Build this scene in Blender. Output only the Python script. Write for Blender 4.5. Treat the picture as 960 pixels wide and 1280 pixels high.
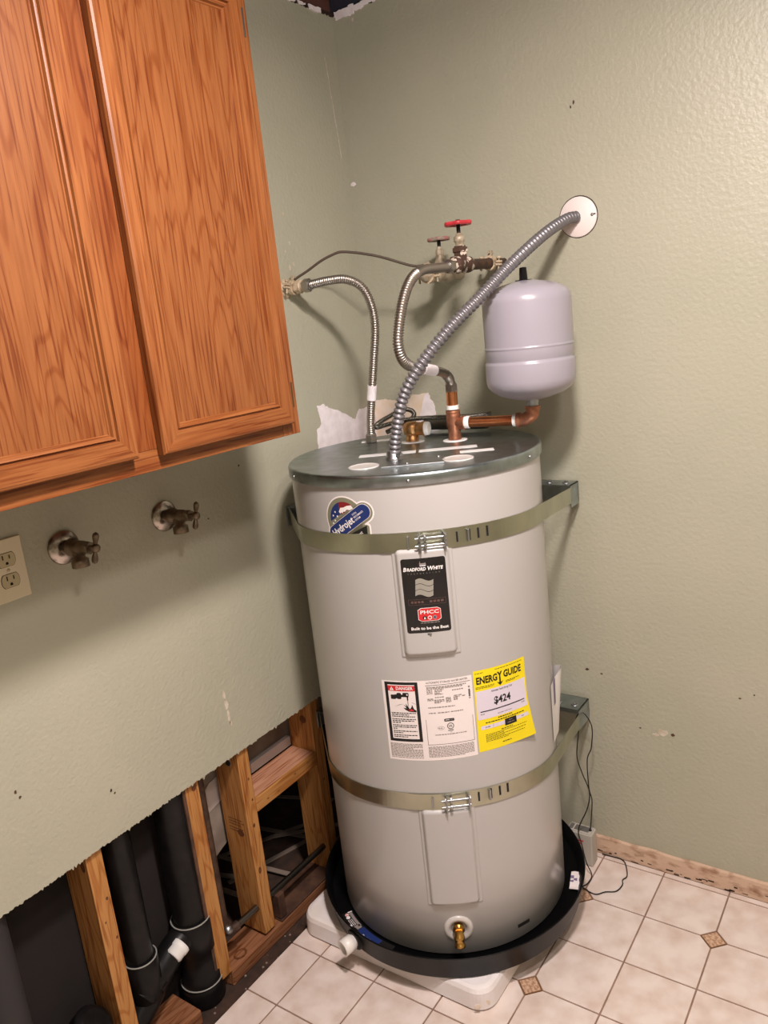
import bpy, bmesh, math, random
from mathutils import Vector, Matrix, noise
random.seed(7)
for o in list(bpy.data.objects): bpy.data.objects.remove(o)
S = bpy.context.scene
COL = S.collection
PI = math.pi
cos, sin = math.cos, math.sin

# ------------------------------------------------------------------ camera
cd = bpy.data.cameras.new('camera'); cam = bpy.data.objects.new('camera', cd); COL.objects.link(cam)
cam.location = (1.3727, -1.9103, 1.5442); cam.rotation_euler = (1.3339, 0.1044, 0.5995)
cd.sensor_fit = 'VERTICAL'; cd.sensor_height = 36; cd.lens = 988.83/1280*36
cd.clip_start = .02; cd.clip_end = 50
S.camera = cam

# ------------------------------------------------------------------ light and exposure
S.view_settings.view_transform = 'Standard'; S.view_settings.look = 'None'
S.view_settings.gamma = 1; S.view_settings.use_curve_mapping = False
S.view_settings.exposure = 0.0
w = bpy.data.worlds.new('world'); S.world = w; w.use_nodes = True
w.node_tree.nodes['Background'].inputs[0].default_value = (1, .9, .82, 1)
w.node_tree.nodes['Background'].inputs[1].default_value = .15
def lamp(name, loc, power, size, col, kind='POINT'):
    l = bpy.data.lights.new(name, kind); l.energy = power; l.color = col
    if kind == 'AREA': l.shape = 'DISK'; l.size = size
    else: l.shadow_soft_size = size/2
    o = bpy.data.objects.new(name, l); o.location = loc; COL.objects.link(o); return o
LC = (1, .89, .845)
# ceiling fixture with two bulbs under a reflector: most of the light goes down, some to the sides
for (x, y, k) in ((1.09, -1.16, 1.38), (1.52, -1.30, .46)):
    lamp('fixture_reflector', (x, y, 2.26), 24*k, .18, LC, 'AREA')
    lamp('fixture_bulb', (x, y, 2.23), 17*k, .16, LC)
lamp('room_fill', (2.2, -2.8, 2.26), 7, .3, LC, 'AREA')  # fill light added at the far end of the room, no known fixture

# ------------------------------------------------------------------ materials
def lin(c):
    return tuple((v/255/12.92 if v/255 <= .04045 else ((v/255+.055)/1.055)**2.4) for v in c) + (1,)
MATS = {}
def base(name, rough=.5, metal=0., coat=0.):
    m = bpy.data.materials.new(name); m.use_nodes = True
    nt = m.node_tree; b = nt.nodes['Principled BSDF']
    b.inputs['Roughness'].default_value = rough; b.inputs['Metallic'].default_value = metal
    b.inputs['Coat Weight'].default_value = coat; b.inputs['Coat Roughness'].default_value = .12
    MATS[name] = m
    return m, nt, b
def noise_node(nt, scale, detail=4, stretch=(1, 1, 1), dist=0.):
    tc = nt.nodes.new('ShaderNodeTexCoord'); mp = nt.nodes.new('ShaderNodeMapping')
    mp.inputs['Scale'].default_value = stretch
    nt.links.new(tc.outputs['Object'], mp.inputs[0])
    n = nt.nodes.new('ShaderNodeTexNoise'); n.inputs['Scale'].default_value = scale
    n.inputs['Detail'].default_value = detail; n.inputs['Distortion'].default_value = dist
    nt.links.new(mp.outputs[0], n.inputs['Vector']); return n
def ramp(nt, src, stops):
    r = nt.nodes.new('ShaderNodeValToRGB'); e = r.color_ramp.elements
    while len(e) < len(stops): e.new(.5)
    for i, (p, c) in enumerate(stops): e[i].position = p; e[i].color = lin(c)
    nt.links.new(src, r.inputs[0]); return r
def bump(nt, b, src, strength, dist=.002):
    bp = nt.nodes.new('ShaderNodeBump'); bp.inputs['Strength'].default_value = strength
    bp.inputs['Distance'].default_value = dist
    nt.links.new(src, bp.inputs['Height']); nt.links.new(bp.outputs[0], b.inputs['Normal'])
def mat(name, col, rough=.5, metal=0., col2=None, scale=20, detail=5, lo=.35, hi=.65, stretch=(1,1,1), bm=0, bscale=None, bdist=.002, coat=0., dist=0.):
    m, nt, b = base(name, rough, metal, coat)
    b.inputs['Base Color'].default_value = lin(col)
    if col2 or bm:
        n = noise_node(nt, scale, detail, stretch, dist)
        if col2:
            r = ramp(nt, n.outputs[0], [(lo, col), (hi, col2)]); nt.links.new(r.outputs[0], b.inputs['Base Color'])
        if bm:
            n2 = n if not bscale else noise_node(nt, bscale, 3, stretch)
            bump(nt, b, n2.outputs[0], bm, bdist)
    return m

mat('paint', (170, 168, 149), .42, col2=(176, 173, 154), scale=3, bm=.5, bscale=105, bdist=.003)
mat('gypsum', (214, 204, 190), .9, col2=(186, 172, 150), scale=60)
mat('torn_white', (246, 238, 242), .85, col2=(232, 222, 224), scale=40)
mat('torn_tan', (228, 206, 180), .85, col2=(236, 222, 212), scale=25)
mat('deck_dark', (70, 46, 34), .8, col2=(48, 34, 30), scale=8)
mat('deck_blue', (38, 38, 52), .8)
mat('deck_brown', (92, 58, 48), .8)
mat('grout', (150, 122, 106), .7, col2=(132, 104, 90), scale=30)
mat('tile', (226, 212, 204), .33, col2=(205, 184, 172), scale=16, detail=7, lo=.38, hi=.7, coat=.15)
mat('inlay_edge', (120, 84, 54), .4)
mat('inlay', (206, 172, 146), .4, col2=(166, 128, 100), scale=160, detail=3, lo=.42, hi=.58)
mat('baseboard', (206, 176, 152), .8, col2=(150, 112, 84), scale=28, detail=8, lo=.5, hi=.72, stretch=(1,1,2.2), bm=.5, bdist=.004)
mat('grime', (62, 44, 34), .9)
mat('subfloor', (72, 50, 38), .9, col2=(46, 33, 27), scale=25, bm=.5)
mat('cavity', (32, 23, 22), .95, col2=(23, 17, 16), scale=6)  # drywall back; the shadow inside the bay is put into this dark colour
mat('cavity_grey', (150, 138, 126), .8, col2=(120, 106, 96), scale=14)
mat('cavity_pale', (196, 184, 178), .7)
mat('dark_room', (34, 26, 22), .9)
mat('debris', (128, 100, 84), .9, col2=(88, 62, 50), scale=12)
mat('scrap', (140, 124, 112), .8)
mat('jacket', (184, 180, 178), .3, coat=.35)
mat('jacket_dark', (166, 153, 143), .35)
mat('jacket_white', (200, 194, 190), .32, coat=.3)
mat('galv', (172, 182, 186), .32, 1., col2=(148, 158, 160), scale=30, detail=3)
mat('strap_metal', (196, 196, 176), .3, 1., col2=(176, 178, 158), scale=12)
mat('zinc', (168, 170, 172), .38, 1.)
mat('steel', (172, 164, 156), .4, 1.)
mat('steel_dark', (120, 116, 108), .35, 1.)
mat('conduit', (128, 125, 128), .42, .55)
mat('copper', (232, 160, 112), .25, 1., col2=(212, 132, 88), scale=25, detail=3)
mat('copper_dull', (184, 126, 96), .5, .8, col2=(140, 92, 70), scale=60)
mat('brass', (206, 164, 92), .28, 1., col2=(170, 124, 66), scale=40)
mat('bronze', (206, 160, 108), .4, .9, col2=(176, 128, 84), scale=50)
mat('teflon', (232, 230, 226), .6)
mat('pvc', (238, 232, 226), .35)
mat('exp_white', (158, 153, 163), .28, coat=.3)
mat('black', (16, 15, 16), .4)
mat('black_pan', (9, 9, 10), .42)
MATS['black_pan'].node_tree.nodes['Principled BSDF'].inputs['Specular IOR Level'].default_value = .22
mat('abs', (16, 15, 16), .36, col2=(26, 24, 24), scale=30)
MATS['abs'].node_tree.nodes['Principled BSDF'].inputs['Specular IOR Level'].default_value = .25
mat('abs_grey', (44, 41, 42), .65)
mat('glue', (150, 148, 142), .5)
mat('foam', (240, 235, 238), .85, col2=(230, 220, 214), scale=9, bm=.35, bscale=180, bdist=.0015)
mat('red_paint', (196, 56, 66), .4, col2=(170, 44, 50), scale=60)
mat('red_faded', (150, 98, 92), .55, col2=(150, 140, 126), scale=70, lo=.45, hi=.55)
mat('rust', (92, 68, 52), .6, .4, col2=(60, 42, 34), scale=50, bm=.3)
mat('rust_peel', (78, 56, 44), .6, .2, col2=(214, 200, 184), scale=75, detail=2, lo=.55, hi=.6, bm=.3)
mat('valve_paint', (176, 164, 142), .5, .2, col2=(140, 122, 98), scale=70, lo=.45, hi=.65)
mat('clamp_paint', (202, 182, 154), .5, .1, col2=(150, 128, 100), scale=80, lo=.5, hi=.68)
mat('wire_brown', (78, 64, 52), .6)
mat('wire_black', (18, 16, 16), .45)
mat('ivory', (218, 206, 178), .4)
mat('ivory_dark', (188, 174, 138), .4)
mat('slot', (22, 18, 14), .7)
mat('plate_pink', (236, 222, 218), .5)
mat('faucet_bronze', (136, 120, 100), .38, .85, col2=(104, 90, 74), scale=60)
mat('escutcheon', (196, 186, 176), .25, 1., col2=(120, 108, 96), scale=45, detail=6, lo=.45, hi=.6)
mat('alarm_grey', (178, 172, 162), .5)
mat('alarm_dark', (96, 94, 90), .5)
mat('hinge', (120, 98, 66), .35, .9)
mat('red_ink', (206, 40, 46), .5); mat('black_ink', (20, 18, 18), .5); mat('white_ink', (238, 232, 230), .5)
mat('paper', (238, 228, 226), .55); mat('yellow', (244, 222, 22), .5); mat('navy', (26, 46, 104), .45)
mat('olive', (128, 126, 104), .45); mat('grey_ink', (140, 130, 126), .6); mat('dim_ink', (92, 66, 60), .6)
mat('silver_ink', (164, 160, 150), .4, .3); mat('dark_red', (130, 28, 34), .5); mat('lav', (222, 212, 226), .55)
mat('label_black', (26, 24, 25), .22, coat=.4); mat('blue_ink', (30, 66, 150), .5); mat('lens', (255, 255, 255), .3)
mat('clear_strip', (232, 230, 228), .3)
mat('pouch', (232, 228, 226), .4); mat('pouch_ink', (120, 104, 140), .5)

def wood(name, axis, cols, freq=60., rough=.42, coat=.0, cath=False, bm=.12):
    m, nt, b = base(name, rough, 0, coat)
    st = [1, 1, 1]; st[axis] = .06
    b.inputs['Specular IOR Level'].default_value = .3
    n = noise_node(nt, freq*2.4, 6, tuple(st), .3)
    r = ramp(nt, n.outputs[0], [(.15, cols[0]), (.5, cols[1]), (.85, cols[2])])
    out = r.outputs[0]
    st2 = [1, 1, 1]; st2[axis] = .13 if cath else .05
    n2 = noise_node(nt, 7 if cath else 12, 3, tuple(st2), .12)
    wv = nt.nodes.new('ShaderNodeMath'); wv.operation = 'MULTIPLY'; wv.inputs[1].default_value = 150 if cath else 60
    nt.links.new(n2.outputs[0], wv.inputs[0])
    sn = nt.nodes.new('ShaderNodeMath'); sn.operation = 'SINE'; nt.links.new(wv.outputs[0], sn.inputs[0])
    r2 = ramp(nt, sn.outputs[0], [(.0, (255, 255, 255)), (.6, (252, 248, 244)), (.98, (226, 204, 180))])
    mx = nt.nodes.new('ShaderNodeMix'); mx.data_type = 'RGBA'; mx.blend_type = 'MULTIPLY'; mx.inputs[0].default_value = .9 if cath else .6
    nt.links.new(out, mx.inputs[6]); nt.links.new(r2.outputs[0], mx.inputs[7]); out = mx.outputs[2]
    st3 = [1, 1, 1]; st3[axis] = .03
    n3 = noise_node(nt, 240, 2, tuple(st3))
    r3 = ramp(nt, n3.outputs[0], [(.36, (190, 150, 120)), (.46, (255, 255, 255))])
    m3 = nt.nodes.new('ShaderNodeMix'); m3.data_type = 'RGBA'; m3.blend_type = 'MULTIPLY'; m3.inputs[0].default_value = .75
    nt.links.new(out, m3.inputs[6]); nt.links.new(r3.outputs[0], m3.inputs[7]); out = m3.outputs[2]
    nt.links.new(out, b.inputs['Base Color'])
    bump(nt, b, n.outputs[0], bm, .001)
OAK = [(108, 61, 30), (134, 80, 42), (146, 92, 51)]
wood('oak_upright', 2, OAK); wood('oak_cross', 1, OAK); wood('oak_panel', 2, [(110, 63, 31), (128, 76, 40), (138, 86, 47)], cath=True)
wood('oak_frame', 2, [(98, 50, 22), (122, 66, 31), (134, 77, 39)], cath=True)
wood('oak_side', 2, [(90, 46, 22), (112, 62, 32), (120, 68, 36)])
PINE = [(158, 106, 56), (184, 130, 74), (196, 144, 88)]
wood('pine_upright', 2, PINE, 16, .6, 0, True); wood('pine_cross', 1, PINE, 16, .6, 0, True)
wood('pine_pink', 1, [(170, 118, 92), (198, 146, 116), (206, 160, 130)], 16, .65, 0)
wood('plate_wood', 1, [(112, 72, 48), (150, 102, 70), (128, 84, 58)], 14, .75, 0, True)
mat('knot', (84, 46, 22), .6, col2=(120, 70, 34), scale=90)
mat('damp', (64, 42, 32), .7, col2=(96, 66, 48), scale=30)

# ------------------------------------------------------------------ mesh helpers
class MB:
    def __init__(s): s.v = []; s.f = []; s.mi = []; s.sm = []; s.m = []
    def mat(s, n):
        if n not in s.m: s.m.append(n)
        return s.m.index(n)
    def add(s, V, F, m, smooth=False):
        k = len(s.v); i = s.mat(m); s.v += [tuple(v) for v in V]
        for f in F: s.f.append([k+j for j in f]); s.mi.append(i); s.sm.append(smooth)
        return s
    def box(s, x0, x1, y0, y1, z0, z1, m, bev=0, M=None):
        bm = bmesh.new(); bmesh.ops.create_cube(bm, size=1)
        for v in bm.verts: v.co = Vector(((x0+x1)/2+v.co.x*(x1-x0), (y0+y1)/2+v.co.y*(y1-y0), (z0+z1)/2+v.co.z*(z1-z0)))
        if bev: bmesh.ops.bevel(bm, geom=bm.edges[:], offset=bev, segments=2, affect='EDGES', profile=.5)
        return s.bm(bm, m, M)
    def bm(s, bm, m, M=None, smooth=False):
        bm.verts.index_update()
        V = [(M @ v.co if M else v.co) for v in bm.verts]; F = [[v.index for v in f.verts] for f in bm.faces]
        s.add(V, F, m, smooth); bm.free(); return s
    def tube(s, P, r, m, n=14, cap=True, smooth=True, phase=0):
        P = [Vector(p) for p in P]; N = len(P)
        R = r if isinstance(r, (list, tuple)) else [r]*N
        T = [(P[min(i+1, N-1)]-P[max(i-1, 0)]).normalized() for i in range(N)]
        a = Vector((0, 0, 1)) if abs(T[0].z) < .9 else Vector((1, 0, 0))
        u = (a - T[0]*a.dot(T[0])).normalized(); V = []
        for i in range(N):
            if i:
                u = (u - T[i]*u.dot(T[i])).normalized()
            w = T[i].cross(u)
            V += [P[i]+(u*cos(2*PI*k/n+phase)+w*sin(2*PI*k/n+phase))*R[i] for k in range(n)]
        F = [[i*n+k, i*n+(k+1) % n, (i+1)*n+(k+1) % n, (i+1)*n+k] for i in range(N-1) for k in range(n)]
        s.add(V, F, m, smooth)
        if cap:
            s.add([V[k] for k in range(n)][::-1], [list(range(n))], m)
            s.add([V[(N-1)*n+k] for k in range(n)], [list(range(n))], m)
        return s
    def rev(s, prof, o, ax, m, n=32, smooth=True, cap=True):
        o = Vector(o); ax = Vector(ax).normalized()
        P = []; R = []
        a = Vector((0, 0, 1)) if abs(ax.z) < .9 else Vector((1, 0, 0))
        u = (a - ax*a.dot(ax)).normalized(); w = ax.cross(u); V = []
        for t, r in prof:
            V += [o+ax*t+(u*cos(2*PI*k/n)+w*sin(2*PI*k/n))*max(r, 1e-5) for k in range(n)]
        N = len(prof)
        F = [[i*n+k, i*n+(k+1) % n, (i+1)*n+(k+1) % n, (i+1)*n+k] for i in range(N-1) for k in range(n)]
        s.add(V, F, m, smooth)
        if cap:
            if prof[0][1] > 1e-4: s.add([V[k] for k in range(n)][::-1], [list(range(n))], m)
            if prof[-1][1] > 1e-4: s.add([V[(N-1)*n+k] for k in range(n)], [list(range(n))], m)
        return s
    def hexnut(s, o, ax, L, r, m):
        return s.rev([(0, r*.9), (.12*L, r), (.88*L, r), (L, r*.9)], o, ax, m, 6, False)
    def prism(s, poly, o, ux, uy, d, m):
        o = Vector(o); ux = Vector(ux); uy = Vector(uy); d = Vector(d); n = len(poly)
        A = [o+ux*p[0]+uy*p[1] for p in poly]; B = [a+d for a in A]
        F = [list(range(n))[::-1], list(range(n, 2*n))]+[[i, (i+1) % n, n+(i+1) % n, n+i] for i in range(n)]
        return s.add(A+B, F, m)
    def build(s, name, parent=None, label=None):
        me = bpy.data.meshes.new(name)
        off = Vector((0, 0, 0)) if parent is None else root_loc(parent)
        me.from_pydata([Vector(v)-off for v in s.v], [], s.f)
        for n in s.m: me.materials.append(MATS[n])
        me.polygons.foreach_set('material_index', s.mi); me.polygons.foreach_set('use_smooth', s.sm)
        bm = bmesh.new(); bm.from_mesh(me); bmesh.ops.recalc_face_normals(bm, faces=bm.faces[:]) if not getattr(s, 'keep', False) else None
        bm.to_mesh(me); bm.free(); me.update()
        o = bpy.data.objects.new(name, me); COL.objects.link(o)
        if parent: o.parent = parent
        if label: o['label'] = label
        return o
def root_loc(o):
    while o.parent: o = o.parent
    return o.location.copy()
def thing(name, label, cat, loc=(0, 0, 0), group=None):
    o = bpy.data.objects.new(name, None); COL.objects.link(o); o.location = loc; o.empty_display_size = .05
    o['label'] = label; o['category'] = cat
    if group: o['group'] = group
    return o
def tag(o, label, cat, group=None):
    o['label'] = label; o['category'] = cat
    if group: o['group'] = group
    return o
def struct(o): o['kind'] = 'structure'; return o

def spline(pts, step):
    P = [Vector(p) for p in pts]; P = [P[0]*2-P[1]]+P+[P[-1]*2-P[-2]]; out = []
    for i in range(1, len(P)-2):
        a, b, c, d = P[i-1:i+3]; n = max(6, int((c-b).length/step*1.5))
        for k in range(n):
            t = k/n
            out.append(.5*((2*b)+(c-a)*t+(2*a-5*b+4*c-d)*t*t+(3*b-a-3*c+d)*t**3))
    out.append(P[-2])
    # resample evenly
    L = [0]
    for i in range(1, len(out)): L.append(L[-1]+(out[i]-out[i-1]).length)
    N = max(2, int(L[-1]/step)); res = []; j = 0
    for k in range(N+1):
        s = L[-1]*k/N
        while j < len(L)-2 and L[j+1] < s: j += 1
        t = (s-L[j])/max(1e-9, L[j+1]-L[j]); res.append(out[j].lerp(out[j+1], min(1, max(0, t))))
    return res, L[-1]
def corrugated(mb, pts, r, amp, pitch, m, n=14, smooth_until=(), sharp=False):
    P, L = spline(pts, pitch/6); N = len(P); R = []
    for i in range(N):
        s = L*i/(N-1); f = s/pitch*2*PI
        wv = (abs(sin(f/2))*2-1) if sharp else sin(f)
        a = amp
        for (s0, s1) in smooth_until:
            if s0 <= s <= s1: a = 0
        R.append(r+a*wv)
    mb.tube(P, R, m, n); return P

# ---- flat print on a surface: layered shapes in (u, v) then mapped into place
class Print:
    def __init__(s, mapper, step=.006): s.bm = bmesh.new(); s.map = mapper; s.m = []; s.step = step
    def mi(s, n):
        if n not in s.m: s.m.append(n)
        return s.m.index(n)
    def poly(s, pts, m, layer=1):
        vs = [s.bm.verts.new((p[0], p[1], layer)) for p in pts]
        f = s.bm.faces.new(vs); f.normal_update()
        if f.normal.z < 0: f.normal_flip()
        f.material_index = s.mi(m)
        if len(vs) > 4: bmesh.ops.triangulate(s.bm, faces=[f])
        return s
    def rect(s, u0, u1, v0, v1, m, layer=1): return s.poly([(u0, v0), (u1, v0), (u1, v1), (u0, v1)], m, layer)
    def frame(s, u0, u1, v0, v1, t, m, layer=1):
        s.rect(u0, u1, v1-t, v1, m, layer); s.rect(u0, u1, v0, v0+t, m, layer)
        s.rect(u0, u0+t, v0+t, v1-t, m, layer); return s.rect(u1-t, u1, v0+t, v1-t, m, layer)
    def circ(s, u, v, r, m, layer=1, n=24, sy=1.): return s.poly([(u+r*cos(2*PI*k/n), v+r*sy*sin(2*PI*k/n)) for k in range(n)], m, layer)
    def rrect(s, u, v, w, h, r, m, layer=1, rot=0., n=6):
        P = []
        for cx, cy, a0 in ((w/2-r, h/2-r, 0), (-w/2+r, h/2-r, 90), (-w/2+r, -h/2+r, 180), (w/2-r, -h/2+r, 270)):
            for k in range(n+1):
                a = math.radians(a0+90*k/n); P.append((cx+r*cos(a), cy+r*sin(a)))
        c, q = cos(rot), sin(rot)
        return s.poly([(u+x*c-y*q, v+x*q+y*c) for x, y in P], m, layer)
    def text(s, txt, u, v, size, m, layer=2, width=None, bold=0., shear=0., rot=0., align='CENTER', sx=1.):
        cu = bpy.data.curves.new('lettering', 'FONT'); cu.body = txt; cu.size = size; cu.align_x = align; cu.align_y = 'CENTER'
        cu.shear = shear; cu.offset = bold*size; cu.resolution_u = 2
        ob = bpy.data.objects.new('lettering', cu); COL.objects.link(ob)
        dg = bpy.context.evaluated_depsgraph_get(); me = bpy.data.meshes.new_from_object(ob.evaluated_get(dg))
        bpy.data.objects.remove(ob); bpy.data.curves.remove(cu)
        xs = [w.co.x for w in me.vertices]
        if xs and width: sx = width/(max(xs)-min(xs))
        c, q = cos(rot), sin(rot); i = s.mi(m)
        vs = [s.bm.verts.new((u+w.co.x*sx*c-w.co.y*q, v+w.co.x*sx*q+w.co.y*c, layer)) for w in me.vertices]
        for p in me.polygons:
            try: f = s.bm.faces.new([vs[k] for k in p.vertices])
            except ValueError: continue
            f.normal_update()
            if f.normal.z < 0: f.normal_flip()
            f.material_index = i
        bpy.data.meshes.remove(me); return s
    def greek(s, u0, u1, v, h, m, layer=2, seed=0):       # a line of print too small to read: word-length dashes
        rr = random.Random(seed); u = u0
        while u < u1-.001:
            L = min(rr.uniform(.002, .0075), u1-u); s.rect(u, u+L*.88, v-h/2, v+h/2, m, layer); u += L+.0006
        return s
    def build(s, name, parent, label=None, lift=.00018, vstep=None):
        if vstep:
            vs_ = [v.co.y for v in s.bm.verts]; q = min(vs_)+vstep
            while q < max(vs_):
                bmesh.ops.bisect_plane(s.bm, geom=s.bm.verts[:]+s.bm.edges[:]+s.bm.faces[:], plane_co=(0, q, 0), plane_no=(0, 1, 0)); q += vstep
        us = [v.co.x for v in s.bm.verts]; u = min(us)+s.step
        while u < max(us):
            bmesh.ops.bisect_plane(s.bm, geom=s.bm.verts[:]+s.bm.edges[:]+s.bm.faces[:], plane_co=(u, 0, 0), plane_no=(1, 0, 0)); u += s.step
        off = root_loc(parent)
        for v in s.bm.verts: v.co = Vector(s.map(v.co.x, v.co.y, .0003+lift*v.co.z))-off
        me = bpy.data.meshes.new(name); s.bm.to_mesh(me); s.bm.free()
        for n in s.m: me.materials.append(MATS[n])
        o = bpy.data.objects.new(name, me); COL.objects.link(o); o.parent = parent
        if label: o['label'] = label
        return o

TX, TY, TR = .3586, -.3587, .2923
LS = 1.046      # labels below are drawn for a 0.56 m jacket; the jacket is 0.585 m across
def cylmap(th0, z0, R=TR, S=LS):
    a0 = math.radians(th0)
    return lambda u, v, d: (TX+(R+d)*cos(a0+u*S/R), TY+(R+d)*sin(a0+u*S/R), z0+v*S)
def wallmap(plane, a0, z0):   # print on wall x=0 ('L') or y=0 ('R')
    if plane == 'L': return lambda u, v, d: (d, a0+u, z0+v)
    return lambda u, v, d: (a0+u, -d, z0+v)

# ================================================================== SETTING
ZT = 2.338; ZC = .5543; RX = 2.75; RY = -3.2
def jag(n, amp, seed, f=37.):
    return [amp*(noise.noise((i*.37*f/10, seed, 0))+.6*noise.noise((i*1.3, seed+9, 0))) for i in range(n)]
# left wall: drywall hung above a torn-out strip
m = MB(); n = 1000; ys = [0-3.2*i/(n-1) for i in range(n)]; jb = jag(n, .004, 3, 14.); jt = jag(n, .006, 8, 14.)
jb = [j+random.uniform(-.0012, .0012)+(random.uniform(-.006, -.002) if random.random() < .05 else 0) for j in jb]
V = []
for i, y in enumerate(ys):
    zb = ZC+jb[i]; zt = ZT+jt[i]
    V += [(0, y, zb), (0, y, ZC+.03), (0, y, zt), (-.0127, y, zt), (-.0127, y, zb+.002)]
F = []; G = []
for i in range(n-1):
    a = i*5; b = a+5
    F += [[a, a+1, b+1, b], [a+1, a+2, b+2, b+1], [a+3, a+4, b+4, b+3]]; G += [[a+2, a+3, b+3, b+2], [a+4, a, b, b+4]]
m.add(V, F, 'paint'); m.add(V, G, 'gypsum')
wall_left = struct(m.build('wall_left'))
m = MB(); n = 280; jt = jag(n, .006, 5); V = []
for i in range(n):
    x = RX*i/(n-1)
    V += [(x, 0, 0), (x, 0, ZT+jt[i]), (x, .0127, ZT+jt[i]), (x, .0127, 0)]
F = []; G = []
for i in range(n-1):
    a = i*4; b = a+4; F += [[a, a+1, b+1, b], [a+2, a+3, b+3, b+2]]; G += [[a+1, a+2, b+2, b+1]]
m.add(V, F, 'paint'); m.add(V, G, 'gypsum')
wall_right = struct(m.build('wall_right'))
struct(MB().box(-.2, RX, RY-.05, RY, -.05, 2.5, 'paint').build('wall_front'))
struct(MB().box(RX, RX+.05, RY, .05, -.05, 2.5, 'paint').build('wall_far_right'))
ceil = struct(MB().box(-1.2, RX+.05, RY-.05, .3, 2.46, 2.5, 'deck_dark').build('ceiling'))
for (x0, x1, k) in ((-.16, -.005, 'deck_brown'), (.30, .34, 'deck_dark'), (.72, .76, 'deck_dark'), (1.13, 1.17, 'deck_dark'), (1.54, 1.58, 'deck_dark'), (1.95, 1.99, 'deck_dark'), (2.36, 2.4, 'deck_dark')):
    MB().box(x0, x1, RY, .2, 2.352, 2.46, k).build('joist', ceil)
MB().box(-.004, RX, .0, .05, 2.352, 2.46, 'deck_blue').build('top_plate', ceil)
MB().box(-1.2, .3, .25, .3, 2.3, 2.5, 'deck_blue').build('rim_board', ceil)

# torn paper and chips on the walls
def patch(name, pts, plane, mname, parent, th=.0006, jit=.002, sub=5):
    P = []
    N = len(pts)
    for i in range(N):
        a, b = pts[i], pts[(i+1) % N]
        for k in range(sub):
            t = k/sub; P.append((a[0]+(b[0]-a[0])*t+random.uniform(-jit, jit)*(k > 0), a[1]+(b[1]-a[1])*t+random.uniform(-jit, jit)*(k > 0)))
    mb = MB()
    if plane == 'L': mb.prism(P, (.0001, 0, 0), (0, 1, 0), (0, 0, 1), (th, 0, 0), mname)
    else: mb.prism(P, (0, -.0001, 0), (1, 0, 0), (0, 0, 1), (0, -th, 0), mname)
    return mb.build(name, parent)
PL = [(-.277, 1.2), (-.277, 1.243), (-.274, 1.279), (-.252, 1.292), (-.257, 1.321), (-.262, 1.342), (-.232, 1.343), (-.215, 1.331), (-.164, 1.313), (-.125, 1.293), (-.099, 1.279), (-.088, 1.293), (-.076, 1.306), (-.05, 1.305), (-.019, 1.307), (-.0005, 1.319), (-.0005, 1.2)]
patch('torn_paper', PL, 'L', 'torn_white', wall_left)
PR = [(.0005, 1.2), (.0005, 1.32), (.01, 1.321), (.043, 1.324), (.061, 1.321), (.084, 1.317), (.115, 1.31), (.135, 1.331), (.168, 1.334), (.193, 1.337), (.197, 1.32), (.206, 1.311), (.21, 1.294), (.211, 1.273), (.222, 1.256), (.22, 1.2)]
patch('torn_paper', PR, 'R', 'torn_tan', wall_right)
PR2 = [(.15, 1.2), (.155, 1.26), (.168, 1.30), (.18, 1.331), (.193, 1.336), (.197, 1.32), (.206, 1.311), (.21, 1.294), (.211, 1.273), (.222, 1.256), (.22, 1.2)]
patch('torn_paper', PR2, 'R', 'torn_white', wall_right, th=.0009)
def chip(y, z, ry, rz, plane, mname, parent, k=9):
    pts = [(y+ry*random.uniform(.55, 1.1)*cos(2*PI*i/k), z+rz*random.uniform(.55, 1.1)*sin(2*PI*i/k)) for i in range(k)]
    return patch('paint_chip', pts, plane, mname, parent, th=.0007, jit=ry*.15, sub=2)
chip(.011, 1.919, .009, .009, 'R', 'torn_white', wall_right)
chip(.652, 1.984, .003, .006, 'R', 'damp', wall_right); chip(.645, 1.976, .002, .004, 'R', 'damp', wall_right)
chip(.82, .419, .017, .011, 'R', 'gypsum', wall_right); chip(.80, .409, .01, .004, 'R', 'gypsum', wall_right); chip(.845, .418, .006, .005, 'R', 'damp', wall_right)
for y, z, a in ((1.008, .556, .004), (1.04, .571, .003), (.76, .42, .004), (.62, .566, .006), (.66, .56, .004)): chip(y, z, a, a*.6, 'R', 'damp', wall_right)
chip(.065, 2.315, .004, .006, 'R', 'gypsum', wall_right)
# crack beside the corner and scrape marks on the left wall
for i in range(7):
    t0, t1 = i/7, (i+1)/7
    y0, y1 = -.052+.026*t0, -.052+.026*t1; z0, z1 = 2.232-.248*t0, 2.232-.248*t1; j = random.uniform(-.0015, .0015)
    patch('paint_chip', [(y0-.0012+j, z0), (y0+.0014+j, z0), (y1+.0014, z1), (y1-.001, z1)], 'L', 'gypsum', wall_left, jit=.0006, sub=3)
for y, z, a, b in ((-.737, .69, .008, .018), (-.736, .655, .006, .02), (-.74, .715, .005, .014), (-.733, .64, .004, .008)): chip(y, z, a, b, 'L', 'gypsum', wall_left)
for y, z, a in ((-.30, 1.70, .004), (-.29, 1.76, .003), (-.285, 1.71, .003), (-.30, 1.83, .003), (-.31, 1.74, .002)): chip(y, z, a, a*2, 'L', 'gypsum', wall_left)
for y, z, a in ((-.755, 1.165, .006), (-.748, 1.175, .004), (-.70, 1.144, .003), (-.58, 1.245, .003), (-1.266, .77, .004), (-1.26, .755, .004), (-1.077, .66, .004), (-1.07, .65, .003)): chip(y, z, a*.8, a, 'L', 'damp', wall_left)
chip(-.70, 1.142, .002, .002, 'L', 'gypsum', wall_left)
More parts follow.
